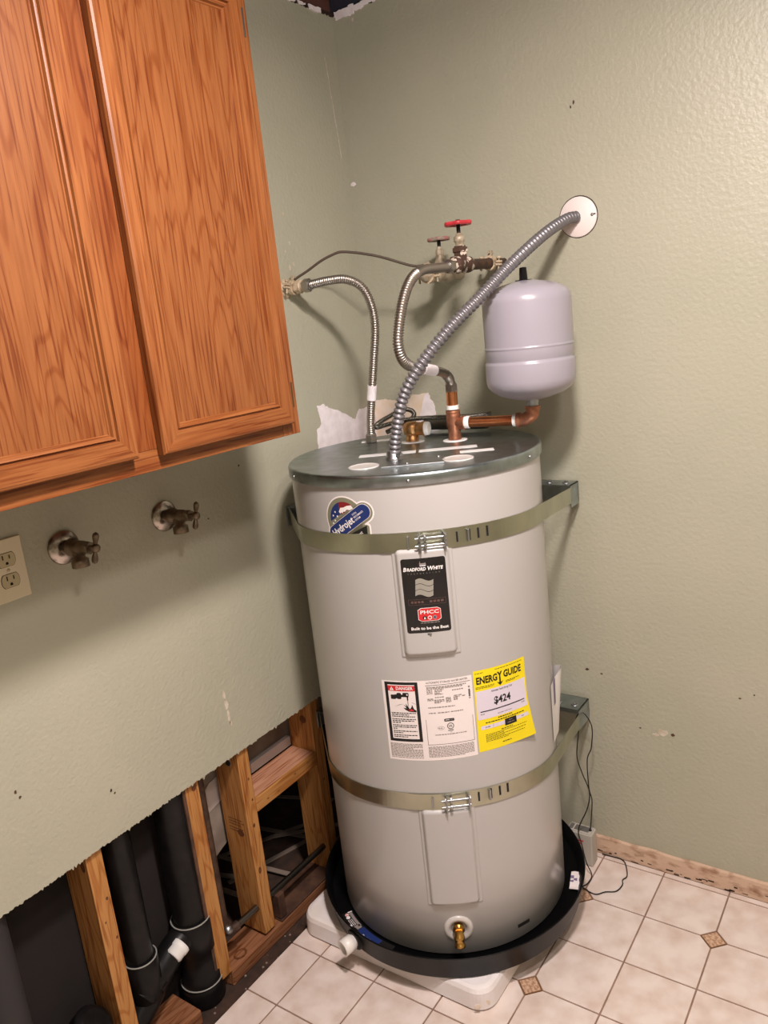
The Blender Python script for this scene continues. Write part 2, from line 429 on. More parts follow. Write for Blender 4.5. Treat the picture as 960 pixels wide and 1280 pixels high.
# ragged white drywall edge along the top of the walls
rw = random.Random(11)
def ragged(plane, a0, a1, parent, zc, h, cnt):
    for i in range(cnt):
        a = a0+(a1-a0)*(i+rw.uniform(-.3, .3))/cnt; L = rw.uniform(.012, .05); lo = zc-rw.uniform(.3, 1)*h; hi = 2.350+rw.uniform(-.004, .001)
        patch('torn_paper', [(a, lo), (a+L*.5, lo+rw.uniform(-.003, .004)), (a+L, lo+rw.uniform(0, .006)), (a+L*1.04, hi), (a-.004, hi)], plane, 'torn_white', parent, th=rw.uniform(.0015, .004), jit=.0022, sub=4)
ragged('R', .012, .10, wall_right, 2.338, .012, 4); ragged('R', .10, .9, wall_right, 2.343, .006, 22)
ragged('L', -.42, -.05, wall_left, 2.343, .007, 9)

# floor: vinyl sheet with its printed tiles, on underlayment; subfloor below
FX0 = .057; TS = .167; OX, OY = .6523, -.03; FZ = -.0016
floor = struct(MB().box(FX0, RX, RY, 0, -.036, FZ, 'grout').build('floor'))
def clip(poly, f):      # keep f(p) >= 0
    out = []
    for i in range(len(poly)):
        a, b = poly[i], poly[(i+1) % len(poly)]; fa, fb = f(a), f(b)
        if fa >= 0: out.append(a)
        if fa*fb < 0: t = fa/(fa-fb); out.append((a[0]+(b[0]-a[0])*t, a[1]+(b[1]-a[1])*t))
    return out
g = .0021; DD = .031
tile_mesh = {}
def tile(a, b):
    x0, x1 = OX+b*TS+g, OX+(b+1)*TS-g; y1, y0 = OY-a*TS-g, OY-(a+1)*TS+g
    P = [(x0, y0), (x1, y0), (x1, y1), (x0, y1)]
    ca = a if a % 2 else a+1; cb = b if b % 2 == 0 else b+1
    cx, cy = OX+cb*TS, OY-ca*TS
    P = clip(P, lambda p: abs(p[0]-cx)+abs(p[1]-cy)-DD-g*1.4)
    P = clip(clip(P, lambda p: p[0]-FX0), lambda p: -.0125-p[1])
    if len(P) < 3: return
    full = x0 > FX0 and y1 < -.0125; key = (a % 2, b % 2)
    if full and key in tile_mesh:
        me, (kx, ky) = tile_mesh[key]; o = bpy.data.objects.new('floor_tile', me); COL.objects.link(o)
        o.location = (x0-kx, y0-ky, 0); o.parent = floor; return
    o = MB().prism(P, (0, 0, FZ), (1, 0, 0), (0, 1, 0), (0, 0, .0016), 'tile').build('floor_tile', floor)
    if full: tile_mesh[key] = (o.data, (x0, y0))
for a in range(-1, 10):
    for b in range(-4, 6): tile(a, b)
inl = None
for a in range(-1, 10):
    for b in range(-3, 6):
        if a % 2 == 1 and b % 2 == 0:
            cx, cy = OX+b*TS, OY-a*TS
            if inl is None:
                inl = MB().prism([(DD, 0), (0, DD), (-DD, 0), (0, -DD)], (cx, cy, FZ), (1, 0, 0), (0, 1, 0), (0, 0, .0013), 'inlay_edge')
                q = DD-.004; inl.prism([(q, 0), (0, q), (-q, 0), (0, -q)], (cx, cy, FZ+.001), (1, 0, 0), (0, 1, 0), (0, 0, .0007), 'inlay')
                inl = inl.build('floor_inlay', floor); ic = (cx, cy)
            else:
                o = bpy.data.objects.new('floor_inlay', inl.data); COL.objects.link(o); o.parent = floor; o.location = (cx-ic[0], cy-ic[1], 0)
xe = OX+6*TS+g; ye = OY-10*TS-g
MB().box(xe, RX, RY, -.0125, FZ, 0, 'tile').build('vinyl_sheet', floor)
MB().box(FX0, xe-2*g, RY, ye-g, FZ, 0, 'tile').build('vinyl_sheet', floor)
sub = struct(MB().box(-1.2, FX0+.02, RY, .02, -.08, -.0365, 'subfloor').build('floor_subfloor'))
m = MB(); rr = random.Random(4)
for i in range(60):
    x, y = rr.uniform(-.012, .05), rr.uniform(-1.3, -.6); r = rr.uniform(.001, .004)
    m.rev([(0, r), (r*.6, r*.6), (r*.9, .0)], (x, y, -.0366), (0, 0, 1), rr.choice(['damp', 'scrap', 'grime']), 5, False)
m.build('wood_crumbs', sub)['kind'] = 'stuff'
# baseboard of the right wall: rough strip left after the old moulding
m = MB(); n = 160; V = []
for i in range(n):
    x = .02+(RX-.02)*i/(n-1); zt = .051+.0035*noise.noise((x*16, 2, 0)); d = -.0115+.0012*noise.noise((x*40, 7, 0))
    V += [(x, 0, zt+.001), (x, d*.9, zt), (x, d, .028), (x, d-.0004, .001), (x, 0, .001)]
F = [[a*5+k, a*5+k+1, a*5+6+k, a*5+5+k] for a in range(n-1) for k in range(4)]
m.add(V, F, 'baseboard')
for i in range(70):
    x = rr.uniform(.6, 1.6); z = abs(rr.gauss(0, .012))+.001; a = rr.uniform(.002, .008)
    m.box(x-a, x+a, -.0127, -.009, z, z+rr.uniform(.001, .004), 'grime')
struct(m.build('baseboard_right'))

# wall cavity behind the missing drywall: far side panels and the room beyond
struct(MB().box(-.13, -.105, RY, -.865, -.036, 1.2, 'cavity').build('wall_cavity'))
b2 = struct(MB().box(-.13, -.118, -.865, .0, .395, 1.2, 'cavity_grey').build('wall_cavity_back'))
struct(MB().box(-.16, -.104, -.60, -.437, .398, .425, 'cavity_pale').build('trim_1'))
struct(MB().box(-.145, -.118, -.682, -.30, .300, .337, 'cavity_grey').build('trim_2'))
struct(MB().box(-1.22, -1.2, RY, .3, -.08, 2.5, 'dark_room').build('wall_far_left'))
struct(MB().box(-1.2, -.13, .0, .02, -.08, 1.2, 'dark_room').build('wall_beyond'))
# scrap strips on the floor of the dark space beyond
for i, (x, y, a, L) in enumerate(((-.25, -.42, 1.25, .34), (-.33, -.36, 1.05, .4), (-.42, -.35, .2, .5), (-.5, -.2, .35, .5), (-.3, -.5, .15, .4), (-.22, -.28, .75, .25), (-.6, -.3, 1.5, .5), (-.38, -.6, .3, .35), (-.27, -.63, .1, .3))):
    M = Matrix.Translation((x, y, -.0362+.003*i)) @ Matrix.Rotation(a, 4, 'Z')
    o = MB().box(-L/2, L/2, -.008, .008, 0, .003, 'scrap', M=M).build('scrap_strip')
    tag(o, 'thin pale scrap strip lying in the dark space behind the studs', 'scrap', 'scrap strips behind the wall framing')

# ================================================================== WALL FRAMING
fr = thing('wall_framing', 'exposed softwood wall framing of studs and sole plate below the torn drywall', 'framing', (-.057, -.7, -.036))
def stud(y0, y1, zb, label, knots=(), mt='pine_upright'):
    m = MB().box(-.1016, -.0135, y0, y1, zb, 1.15, mt, .0015)
    for (side, a, z, r, rz) in knots:
        if side == 'f': m.prism([(r*cos(t*PI/6), rz*sin(t*PI/6)) for t in range(12)], (-.0136, a, z), (0, 1, 0), (0, 0, 1), (.0004, 0, 0), 'knot')
        else: m.prism([(r*cos(t*PI/6), rz*sin(t*PI/6)) for t in range(12)], (a, y0+.0001, z), (1, 0, 0), (0, 0, 1), (0, -.0004, 0), 'knot')
    return m.build('stud', fr, label)
stud(-1.156, -1.118, -.036, 'leftmost stud, with knots on its face and a pale stained side', [('s', -.03, .52, .008, .014), ('f', -1.128, .43, .003, .004), ('f', -1.124, .33, .003, .004), ('f', -1.142, .38, .002, .003)])
stud(-.888, -.848, .006, 'pale stud just right of the black waste stack', [('f', -.862, .535, .007, .009)])
stud(-.720, -.682, .014, 'middle stud with a bored hole near the cut edge', [('f', -.692, .40, .003, .004), ('f', -.70, .33, .004, .006), ('f', -.705, .20, .005, .010), ('f', -.694, .46, .003, .004), ('s', -.045, .31, .012, .010)])
stud(-.437, -.399, .006, 'stud beside the heater, dark at its foot', [('s', -.045, .49, .012, .012), ('f', -.418, .30, .003, .003)])
pr = Print(lambda u, v, d: (-.055+u, -.7201-d, .335+v))
for k, (v, L) in enumerate(((.012, .05), (.004, .056), (-.004, .044), (-.014, .05), (-.022, .038))): pr.greek(-.028, -.028+L, v, .0028, 'knot', 0, 400+k)
pr.build('grade_stamp', fr, 'faded ink stamp on the middle stud')
m = MB().rev([(0, .0095), (.0006, .0095)], (-.05, -.7201, .512), (0, -1, 0), 'slot', 20, False)
m.rev([(.0006, .0108), (.001, .0095)], (-.05, -.7201, .512), (0, -1, 0), 'scrap', 20, False, cap=False); m.build('bored_hole', fr)
m = MB().box(-.1016, -.0125, -.682, -.437, .357, .396, 'pine_cross', .002); m.add([(-.1, -.68, .3963), (-.02, -.68, .3963), (-.02, -.44, .3963), (-.1, -.44, .3963)], [[0, 1, 2, 3]], 'pine_pink')
for y, z in ((-.53, .38), (-.6, .37), (-.475, .384), (-.64, .372)): m.box(-.0126, -.0122, y-.004, y+.004, z-.001, z+.002, 'knot')
m.build('blocking', fr, 'flat block nailed between the two right studs')
# sole plate, right length: broken off at its left end
m = MB(); bm = bmesh.new(); bmesh.ops.create_cube(bm, size=1)
for v in bm.verts: v.co = Vector((-.055+v.co.x*.088, -.43+v.co.y*.83, -.0155+v.co.z*.041))
bmesh.ops.bevel(bm, geom=bm.edges[:], offset=.004, segments=2, affect='EDGES', profile=.5)
for v in bm.verts:
    if v.co.y < -.8: v.co.y += -.012+.5*(v.co.x+.055)*.4+random.uniform(-.004, .004)
m.bm(bm, 'plate_wood'); m.prism([(.016*cos(t*PI/6), .02*sin(t*PI/6)) for t in range(12)], (-.036, -.795, .0052), (1, 0, 0), (0, 1, 0), (0, 0, .0005), 'knot')
m.prism([(.010*cos(t*PI/6), .013*sin(t*PI/6)) for t in range(12)], (-.036, -.795, .0056), (1, 0, 0), (0, 1, 0), (0, 0, .0003), 'plate_wood')
m.build('sole_plate', fr, 'sole plate under the two right studs, rough and split with a round knot')
MB().box(-.1016, -.011, -.66, -.40, .006, .011, 'damp', .001).build('sole_plate', fr, 'dark damp layer on the plate')
MB().box(-.1016, -.0, -1.9, -.965, -.036, .002, 'plate_wood', .003).build('sole_plate', fr, 'short sole plate at the left by the stack')
MB().box(-.112, -.104, -.838, -.815, .02, 1.1, 'pine_upright').build('batten', fr)
MB().box(-.02, -.0125, -.897, -.889, .02, 1.1, 'damp').build('batten', fr, 'thin dark strip along the pale stud')
MB().box(-.05, -.0125, -.66, -.635, .014, .085, 'damp', .002).build('block_scrap', fr, 'dark scrap block at the foot of the middle stud')

# wallboard scrap with a rounded edge in the bay left of the middle stud
P = [(0, 0), (.1, 0), (.1, .075)]+[(.1-.075*sin(t*PI/16), .0+.075*cos(t*PI/16)+.0) for t in range(9)]
m = MB().prism([(0, 0), (.09, .02), (.09, .09), (.055, .085), (.028, .068), (.01, .04)], (-.116, -.79, .36), (0, 1, 0), (0, 0, 1), (-.006, 0, 0), 'cavity_pale')
m.prism([(.0, -.135), (.09, -.1), (.09, .02), (0, 0)], (-.116, -.79, .36), (0, 1, 0), (0, 0, 1), (-.004, 0, 0), 'cavity_grey')
tag(m.build('wallboard_scrap'), 'pale wallboard scrap with a rounded corner behind the middle stud', 'scrap')

# ------------------------------------------------------------------ waste pipes
st = thing('waste_stack', 'black plastic waste stack with side branch between the studs, white coupling on its arm', 'pipe', (-.057, -.905, -.036))
MB().tube([(-.057, -.905, .19), (-.057, -.905, 1.1)], .0415, 'abs', 28).build('pipe', st)
MB().tube([(-.057, -1.056, .20), (-.057, -1.056, 1.1)], .031, 'abs', 24).build('pipe', st, 'thinner branch riser')
m = MB().rev([(0, .044), (.004, .049), (.055, .049), (.06, .044), (.12, .044), (.125, .0485), (.205, .0485), (.21, .045)], (-.057, -.905, -.01), (0, 0, 1), 'abs', 28)
arm, _ = spline([(-.057, -.91, .165), (-.057, -.96, .158), (-.057, -1.02, .125), (-.057, -1.06, .09), (-.057, -1.10, .06)], .008)
m.tube(arm, .033, 'abs', 20); m.build('fitting', st, 'tee fitting joining the stack and its branch')
m = MB().rev([(0, .036), (.004, .038), (.1, .038), (.105, .034)], (-.057, -1.056, .10), (0, 0, 1), 'abs', 24)
m.rev([(0, .037), (.05, .037)], (-.057, -1.03, .135), (0, -.8, -.45), 'abs', 24); m.build('fitting', st, 'elbow fitting at the foot of the branch')
m = MB().rev([(0, .048), (.003, .051), (.05, .051), (.055, .046)], (-.057, -.905, -.036), (0, 0, 1), 'abs', 28); m.build('coupling', st)
def ring(z, y, r, x=-.057, tilt=(0, 0, 1)):
    P = [(x+r*cos(t*PI/16), y+r*sin(t*PI/16), z) for t in range(33)]
    return MB().tube(P, .0018, 'glue', 6, cap=False)
for z, y, r in ((.198, -.905, .0475), (.022, -.905, .0505), (.205, -1.056, .0365)): ring(z, y, r).build('glue_bead', st)
MB().rev([(0, .020), (.002, .0225), (.014, .0225), (.016, .021), (.030, .021), (.034, .018)], (-.036, -.957, .168), (0, -.93, -.33), 'teflon', 22).build('coupling', st, 'white coupling')
o = thing('waste_pipe', 'large dull grey-black waste pipe at the far left of the opening', 'pipe', (-.057, -1.362, -.036))
MB().tube([(-.057, -1.362, -.036), (-.057, -1.362, 1.1)], .046, 'abs_grey', 28).build('pipe', o)
o = thing('pipe_elbow', 'black plastic pipe elbow with ribbed collar in front of the leftmost stud', 'pipe', (-.045, -1.205, -.036))
P, _ = spline([(-.055, -1.24, -.036), (-.055, -1.238, .06), (-.05, -1.225, .13), (-.03, -1.20, .165)], .008)
MB().tube(P, .036, 'abs', 24).build('pipe', o)
m = MB().rev([(0, .042), (.006, .046), (.012, .042), (.018, .046), (.024, .042), (.03, .046), (.036, .042), (.042, .03)], (-.046, -1.218, .145), (.55, .35, .75), 'abs', 28); m.build('collar', o)
for k in range(8):
    a = 2*PI*k/8
o = thing('copper_water_line', 'tarnished copper water line running down and through the middle stud', 'pipe', (-.04, -.825, .09))
MB().tube([(-.04, -.826, .115), (-.04, -.826, 1.1)], .0115, 'rust', 14).build('pipe', o, 'vertical brown run')
MB().tube([(-.032, -.80, .092), (-.032, -.40, .086)], .0085, 'steel_dark', 14).build('pipe', o, 'thin grey horizontal run')
m = MB(); P, _ = spline([(-.04, -.826, .125), (-.04, -.824, .10), (-.036, -.812, .092), (-.032, -.79, .092)], .004); m.tube(P, .013, 'rust', 14); m.build('elbow', o)
MB().rev([(0, .0), (.001, .012), (.010, .0135), (.02, .010), (.022, 0)], (-.034, -.822, .105), (.7, -.5, .3), 'zinc', 16).build('solder_joint', o, 'shiny solder joint')

# ================================================================== WATER HEATER
wh = thing('water_heater', 'tall beige electric water heater with labels standing in a black drain pan', 'water heater', (TX, TY, 0.0723))
m = MB().rev([(0.0874, TR-.012), (0.0885, TR-.003), (0.0921, TR), (.30, TR), (.6, TR), (.9, TR), (1.2218, TR)], (TX, TY, 0), (0, 0, 1), 'jacket', 160); m.build('jacket', wh)
LR = TR+.0035
m = MB().rev([(1.2182, LR), (1.2192, LR+.0012), (1.237, LR+.0012), (1.2412, LR), (1.2436, LR-.003), (1.244, LR-.006), (1.243, LR-.010), (1.243, 0)], (TX, TY, 0), (0, 0, 1), 'galv', 160)
lid = m.build('top_cover', wh, 'galvanised top cover')
for a in (-123, -60, 0, 60, 120, 180, -92, -28):
    if a in (-92, -28): continue
    c, s_ = cos(math.radians(a)), sin(math.radians(a))
    MB().rev([(0, .0042), (.0015, .0042), (.003, .0025), (.0034, 0)], (TX+(LR+.001)*c, TY+(LR+.001)*s_, 1.2286), (c, s_, 0), 'zinc', 12).build('screw', lid)
for (x, y) in ((0.3563, -0.5575), (0.5341, -0.4571)):
    MB().rev([(0, .034), (.0018, .034), (.0026, .031), (.0014, .030), (.0008, .026), (.0008, 0)], (x, y, 1.243), (0, 0, 1), 'jacket_white', 36).build('knockout_cap', lid, 'round white plastic cap')
c30, s30 = cos(math.radians(30.5)), sin(math.radians(30.5))
def lidbox(cx, cy, L, W, z0, z1, mname, name, label=None, bev=.0003):
    M = Matrix.Translation((cx, cy, 0)) @ Matrix.Rotation(math.radians(30.5), 4, 'Z')
    return MB().box(-L/2, L/2, -W/2, W/2, z0, z1, mname, bev, M).build(name, lid, label)
for (a, b) in (((0.2653, -0.4487), (0.3804, -0.3818)), ((0.3845, -0.3755), (0.5027, -0.3107)), ((0.5006, -0.3881), (0.5624, -0.3441)), ((0.1366, -0.2615), (0.2057, -0.2217))):
    L = math.hypot(b[0]-a[0], b[1]-a[1]); lidbox((a[0]+b[0])/2, (a[1]+b[1])/2, L, .032 if L > .08 else .028, 1.243, 1.2435, 'clear_strip', 'printed_strip', bev=0)
lidbox(0.4473, -0.5, .135, .075, 1.243, 1.245, 'zinc', 'junction_plate', bev=.0008)
for du, dv in ((.055, .025), (-.012, -.026)):
    MB().rev([(0, .004), (.002, .004), (.004, .002), (.0042, 0)], (0.4473+du*c30-dv*s30, -0.5+du*s30+dv*c30, 1.2448), (0, 0, 1), 'zinc', 10).build('screw', lid)
MB().rev([(0, .03), (.0015, .03), (.002, .026)], (0.2914, -0.2552, 1.243), (0, 0, 1), 'clear_strip', 28).build('grommet', lid)
MB().rev([(0, .03), (.0015, .03), (.002, .026)], (0.4023, -0.2343, 1.243), (0, 0, 1), 'clear_strip', 28).build('grommet', lid)

def panel(a0, a1, z0, z1, label, seed):
    w = math.radians(a1-a0)*TR; h = z1-z0; f = cylmap((a0+a1)/2, (z0+z1)/2, TR, 1); nu, nv = 60, 110; pad = .011; rc = .012
    V = []
    for j in range(nv+1):
        v = -h/2-pad+(h+2*pad)*j/nv
        for i in range(nu+1):
            u = -w/2-pad+(w+2*pad)*i/nu
            qx, qy = abs(u)-w/2+rc, abs(v)-h/2+rc
            sd = -(math.hypot(max(qx, 0), max(qy, 0))+min(max(qx, qy), 0)-rc)
            t = min(1, max(0, sd/.009)); t = 1-(1-t)**2
            d = .011*t if sd > 0 else 0
            fl = (w/2+.007-abs(u)); fv = v+h/2+.004 if v < 0 else 1
            fl = min(fl, fv)
            d = max(d, .0022*min(1, max(0, fl/.0015)))
            if fl < -.001: d = -.001
            V.append(f(u, v, d))
    F = [[j*(nu+1)+i, j*(nu+1)+i+1, (j+1)*(nu+1)+i+1, (j+1)*(nu+1)+i] for j in range(nv) for i in range(nu)]
    m = MB(); m.keep = True; m.add(V, F, 'jacket', True); return m.build('access_panel', wh, label)
p1 = panel(-68.6, -46.4, 0.8494, 1.0879, 'upper access panel carrying the black brand plate', 1)
p2 = panel(-68.8, -46.4, 0.2281, 0.4802, 'plain lower access panel', 2)

# brand plate on the upper access panel
pr = Print(cylmap(-57.4, 0.9859, TR+.0110))
pr.rrect(0, 0, .0885, .156, .005, 'label_black', 0)
pr.rrect(-.001, .066, .013, .003, .0005, 'grey_ink', 1); pr.rrect(-.001, .0625, .012, .0022, .0004, 'white_ink', 1); pr.rect(-.0065, -.0055, .064, .0715, 'grey_ink', 1); pr.rect(.0035, .0045, .064, .069, 'grey_ink', 1)
pr.rect(-.0068, .0048, .0615, .0618, 'blue_ink', 2)
pr.text('B', -.0375, .0560, .0115, 'white_ink', 2, bold=.03, shear=.2); pr.text('RADFORD', -.0145, .0555, .0092, 'white_ink', 2, width=.0375, bold=.035, shear=.2)
pr.text('W', .0128, .0560, .0115, 'white_ink', 2, bold=.03, shear=.2); pr.text('HITE', .0285, .0555, .0092, 'white_ink', 2, width=.0195, bold=.035, shear=.2)
for i, ch in enumerate('CORPORATION'): pr.text(ch, -.031+i*.0061, .0468, .0036, 'grey_ink', 2)
n = 16
for k in range(3):     # waving banner in three bands
    P = []
    up = lambda t: .0028*sin(t*2*PI)
    for i in range(n+1): t = i/n; P.append((-.018+.0355*t-.001*k, .0345-.0115*k+up(t)-(.0015*t)))
    for i in range(n+1): t = 1-i/n; P.append((-.018+.0355*t-.001*(k+.9), .0345-.0115*k-.0105+up(t)-(.0015*t)))
    for i in range(n):
        pr.poly([P[i], P[i+1], P[2*n-i], P[2*n+1-i]], 'silver_ink', 1)
pr.frame(-.036, .0385, -.0185, -.0065, .0006, 'dim_ink', 1)
for k in range(4): pr.rect(-.031+k*.0068, -.0262+k*.0068, -.0148, -.0102, 'dim_ink', 1)
for k in range(4): pr.rect(.006+k*.0075, .0113+k*.0075, -.0148, -.0102, 'dim_ink', 1)
def badge(w, h, m_, L): pr.poly([(-w/2, -h*.36), (-w*.36, -h/2), (w*.36, -h/2), (w/2, -h*.36), (w/2, h*.36), (w*.36, h/2), (-w*.36, h/2), (-w/2, h*.36)], m_, L)
def at(fn, du, dv):
    k = len(pr.bm.verts); fn(); pr.bm.verts.ensure_lookup_table()
    for v in list(pr.bm.verts)[k:]: v.co.x += du; v.co.y += dv
at(lambda: badge(.046, .0285, 'paper', 1), .0035, -.0395); at(lambda: badge(.0440, .0265, 'red_ink', 2), .0035, -.0395)
pr.text('PHCC', .0035, -.0345, .0105, 'white_ink', 3, width=.037, bold=.02)
for k, mm in enumerate(('black_ink', 'paper', 'grey_ink')): pr.circ(-.0065+.010*k, -.0462, .0042, mm, 3, 16)
pr.poly([(-.0085, -.049), (-.0045, -.049), (-.0065, -.0432)], 'white_ink', 4); pr.circ(.0035, -.0462, .0026, 'red_ink', 4, 12); pr.circ(.0135, -.0462, .002, 'navy', 4, 12)
pr.greek(-.0155, .0225, -.0568, .0015, 'grey_ink', 2, 5)
pr.text('Built to be the Best', .0015, -.0685, .0086, 'white_ink', 2, width=.075, bold=.025)
pr.build('brand_plate', p1, 'glossy black brand plate')
m = MB()
f = cylmap(-57.4, 0.9859, TR+.0112)
m.tube([f(0, -.0805, .001), f(.003, -.083, .001)], .0016, 'zinc', 8); m.tube([f(-.004, -.081, .0004), f(.004, -.081, .0004)], .0012, 'slot', 8); m.build('latch_slot', p1)

# round flag sticker, its lower part under the strap
pr = Print(cylmap(-88, 1.1476))
def cloud(g_, mname, L):
    pr.circ(-.0065, .002, .046+g_, mname, L, 36)
    pr.rrect(.004, -.004, .124+2*g_, .040+2*g_, .020+g_, mname, L, math.radians(33))
    pr.rrect(.012, -.03, .074+2*g_, .046+2*g_, .006, mname, L)
cloud(.0032, 'paper', 0); cloud(0, 'olive', 1)
R0 = .037
pr.poly([(-.0065+R0*cos(math.radians(a)), .002+R0*sin(math.radians(a))) for a in range(52, 196, 8)], 'navy', 2)
pr.poly([(-.0065+R0*cos(math.radians(a)), .002+R0*sin(math.radians(a))) for a in range(52, 116, 8)]+[(-.018, .02), (-.012, .012)], 'dark_red', 3)
pr.poly([(.017, .026), (.013, .0325), (.002, .031), (-.006, .0275), (-.014, .0265), (-.019, .018), (-.0155, .0145), (-.012, .0175), (-.0095, .0145), (-.0075, .019), (-.003, .019), (.002, .0235), (.009, .0225)], 'white_ink', 4)
for u, v in ((-.029, .017), (-.035, .009), (-.024, .008), (-.031, -.001), (-.037, -.007)): pr.circ(u, v, .0022, 'white_ink', 4, 5)
A = math.radians(33)
pr.rrect(.002, -.004, .120, .0325, .016, 'paper', 4, A); pr.rrect(.002, -.004, .118, .031, .0155, 'navy', 5, A)
rt = lambda a, b: (.002+a*cos(A)-b*sin(A), -.004+a*sin(A)+b*cos(A))
u, v = rt(-.0175, 0); pr.text('Hydrojet', u, v, .021, 'white_ink', 6, width=.064, bold=.02, rot=A)
for i, (t, L) in enumerate((('TOTAL', .013), ('PERFORMANCE', .026), ('SYSTEM', .014))):
    u, v = rt(.018+L/2, .0075-.0062*i); pr.text(t, u, v, .0052, 'white_ink', 6, width=L, bold=.01, rot=A)
pr.poly([(.044, -.008), (.044, -.04), (.002, -.04), (.002, -.028)], 'black_ink', 6)
u, v = .026, -.026; pr.text('Best', u, v, .009, 'white_ink', 7, rot=A)
pr.build('flag_sticker', wh, 'round sticker with flag and slanted blue banner')

# rating label
pr = Print(cylmap(-60.9, 0.6936))
pr.rect(-.0955, .0945, -.0905, .0925, 'paper', 0)
pr.rect(-.0895, -.0185, -.0465, .0895, 'black_ink', 1); pr.rect(-.0828, -.0252, -.0400, .0835, 'paper', 2)
pr.rect(-.0828, -.0252, .0695, .0815, 'red_ink', 3); pr.poly([(-.0790, .0712), (-.0700, .0712), (-.0745, .0798)], 'white_ink', 4); pr.rect(-.0749, -.0741, .0738, .0772, 'red_ink', 5); pr.rect(-.0749, -.0741, .0724, .0732, 'red_ink', 5)
pr.text('DANGER', -.0475, .0755, .0100, 'white_ink', 4, width=.036, bold=.03)
# tap scalding a hand
pr.rrect(-.0725, .0560, .011, .010, .002, 'black_ink', 3); pr.rrect(-.0600, .0585, .010, .014, .003, 'black_ink', 3); pr.rrect(-.0545, .0590, .030, .0055, .001, 'black_ink', 3)
pr.rrect(-.0455, .0625, .013, .007, .002, 'black_ink', 3); pr.circ(-.0425, .0615, .0018, 'paper', 4, 8); pr.rrect(-.0640, .0550, .012, .004, .001, 'black_ink', 3); pr.rect(-.0437, -.0407, .0490, .0590, 'black_ink', 3)
pr.rect(-.0430, -.0414, .0350, .0490, 'grey_ink', 3)
pr.poly([(-.052, .0400), (-.046, .0345), (-.0475, .0420), (-.042, .0335), (-.0395, .0290), (-.036, .0330), (-.034, .0390), (-.0305, .0290), (-.0255, .0255), (-.0265, .0220), (-.034, .0225), (-.042, .0235), (-.049, .0275), (-.053, .0320), (-.046, .0310)], 'black_ink', 3)
pr.poly([(-.044, .0285), (-.040, .0265), (-.036, .0300), (-.032, .0265), (-.030, .0245), (-.040, .0250)], 'red_ink', 4)
pr.poly([(-.072, .0335), (-.060, .0395), (-.052, .0405), (-.060, .0382)], 'grey_ink', 3); pr.poly([(-.034, .0445), (-.0262, .0405), (-.0262, .0398), (-.034, .0435)], 'grey_ink', 3)
k = 0
for v, c in ((.0195, 1), (.0155, .72), (.0115, .95), (.0055, .98), (.0015, .9), (-.0025, .35), (-.0085, 1), (-.0125, .95), (-.0165, .2), (-.0220, .98), (-.0260, .4), (-.0315, 1), (-.0355, .6)):
    k += 1; pr.greek(-.0800, -.0800+.0525*c, v, .0021, 'black_ink', 3, k)
pr.text('AUTOMATIC STORAGE WATER HEATER', .0420, .0868, .0062, 'black_ink', 2, width=.086); pr.rect(-.0032, .0905, .0806, .0814, 'black_ink', 2)
k = 40
for v, segs in ((.0765, ((0, .082),)), (.0735, ((.0, .075),)), (.0700, ((0, .012), (.016, .034))), (.0665, ((0, .012), (.016, .03), (.052, .076))), (.0630, ((0, .011), (.016, .027))), (.0605, ((.016, .032),)), (.0535, ((.016, .034), (.055, .071))), (.0505, ((0, .012), (.038, .048), (.054, .066), (.072, .078))), (.0475, ((0, .012), (.014, .034), (.038, .048), (.054, .062))), (.0445, ((.014, .034), (.038, .048), (.054, .062))), (.0415, ((.014, .026), (.038, .048))), (.0310, ((.0, .055),)), (.0185, ((0, .014), (.019, .042), (.046, .071)))):
    for a, b in segs: k += 1; pr.greek(a-.001, b, v, .0021, 'grey_ink', 2, k)
for k in range(14): pr.rect(.0850, .0888, .046+.0012*k, .046+.0012*k+.0005*(1+k % 2), 'black_ink', 2)
pr.rect(.0850, .0888, .066, .070, 'grey_ink', 2); pr.rect(.0850, .0888, .042, .044, 'grey_ink', 2)
pr.rect(-.0085, -.0078, -.0535, .004, 'black_ink', 2); pr.rect(.0895, .0902, -.0535, .004, 'black_ink', 2); pr.rect(-.0085, .0902, -.0542, -.0535, 'black_ink', 2)
pr.rrect(.0400, .0005, .021, .0062, .002, 'black_ink', 2); pr.rrect(.0360, .0008, .009, .0012, .0003, 'paper', 3); pr.rrect(.0450, .0008, .006, .0014, .0003, 'grey_ink', 3)
pr.circ(.0415, -.0135, .0072, 'black_ink', 2, 28); pr.circ(.0415, -.0135, .0058, 'paper', 3, 28); pr.text('UL', .0415, -.0133, .0065, 'black_ink', 4, bold=.03)
pr.text('LISTED', .0415, -.0235, .0040, 'black_ink', 2, bold=.02); pr.text('US', .0415, -.0270, .0035, 'black_ink', 2)
pr.circ(.0215, -.0165, .0072, 'grey_ink', 2, 20, .55); pr.circ(.0215, -.0165, .0066, 'paper', 3, 20, .5); pr.greek(.0165, .0265, -.0165, .0018, 'grey_ink', 4, 3)
pr.greek(.0085, .0750, -.0318, .0018, 'grey_ink', 2, 90)
for k, v in enumerate((-.0590, -.0616, -.0642, -.0668, -.0694, -.0720, -.0746, -.0772, -.0798, -.0824)): pr.greek(-.0085, .0880-(.02 if k == 9 else 0), v, .0013, 'grey_ink', 2, 100+k)
for k, v in enumerate((-.0520, -.0546, -.0572, -.0598, -.0624, -.0650, -.0676, -.0702, -.0728, -.0754, -.0780, -.0806, -.0840)): pr.greek(-.0905, -.0200-(.02 if k == 4 else 0), v, .0013, 'grey_ink', 2, 140+k)
pr.build('rating_label', wh, 'white rating label with a black-framed danger panel')

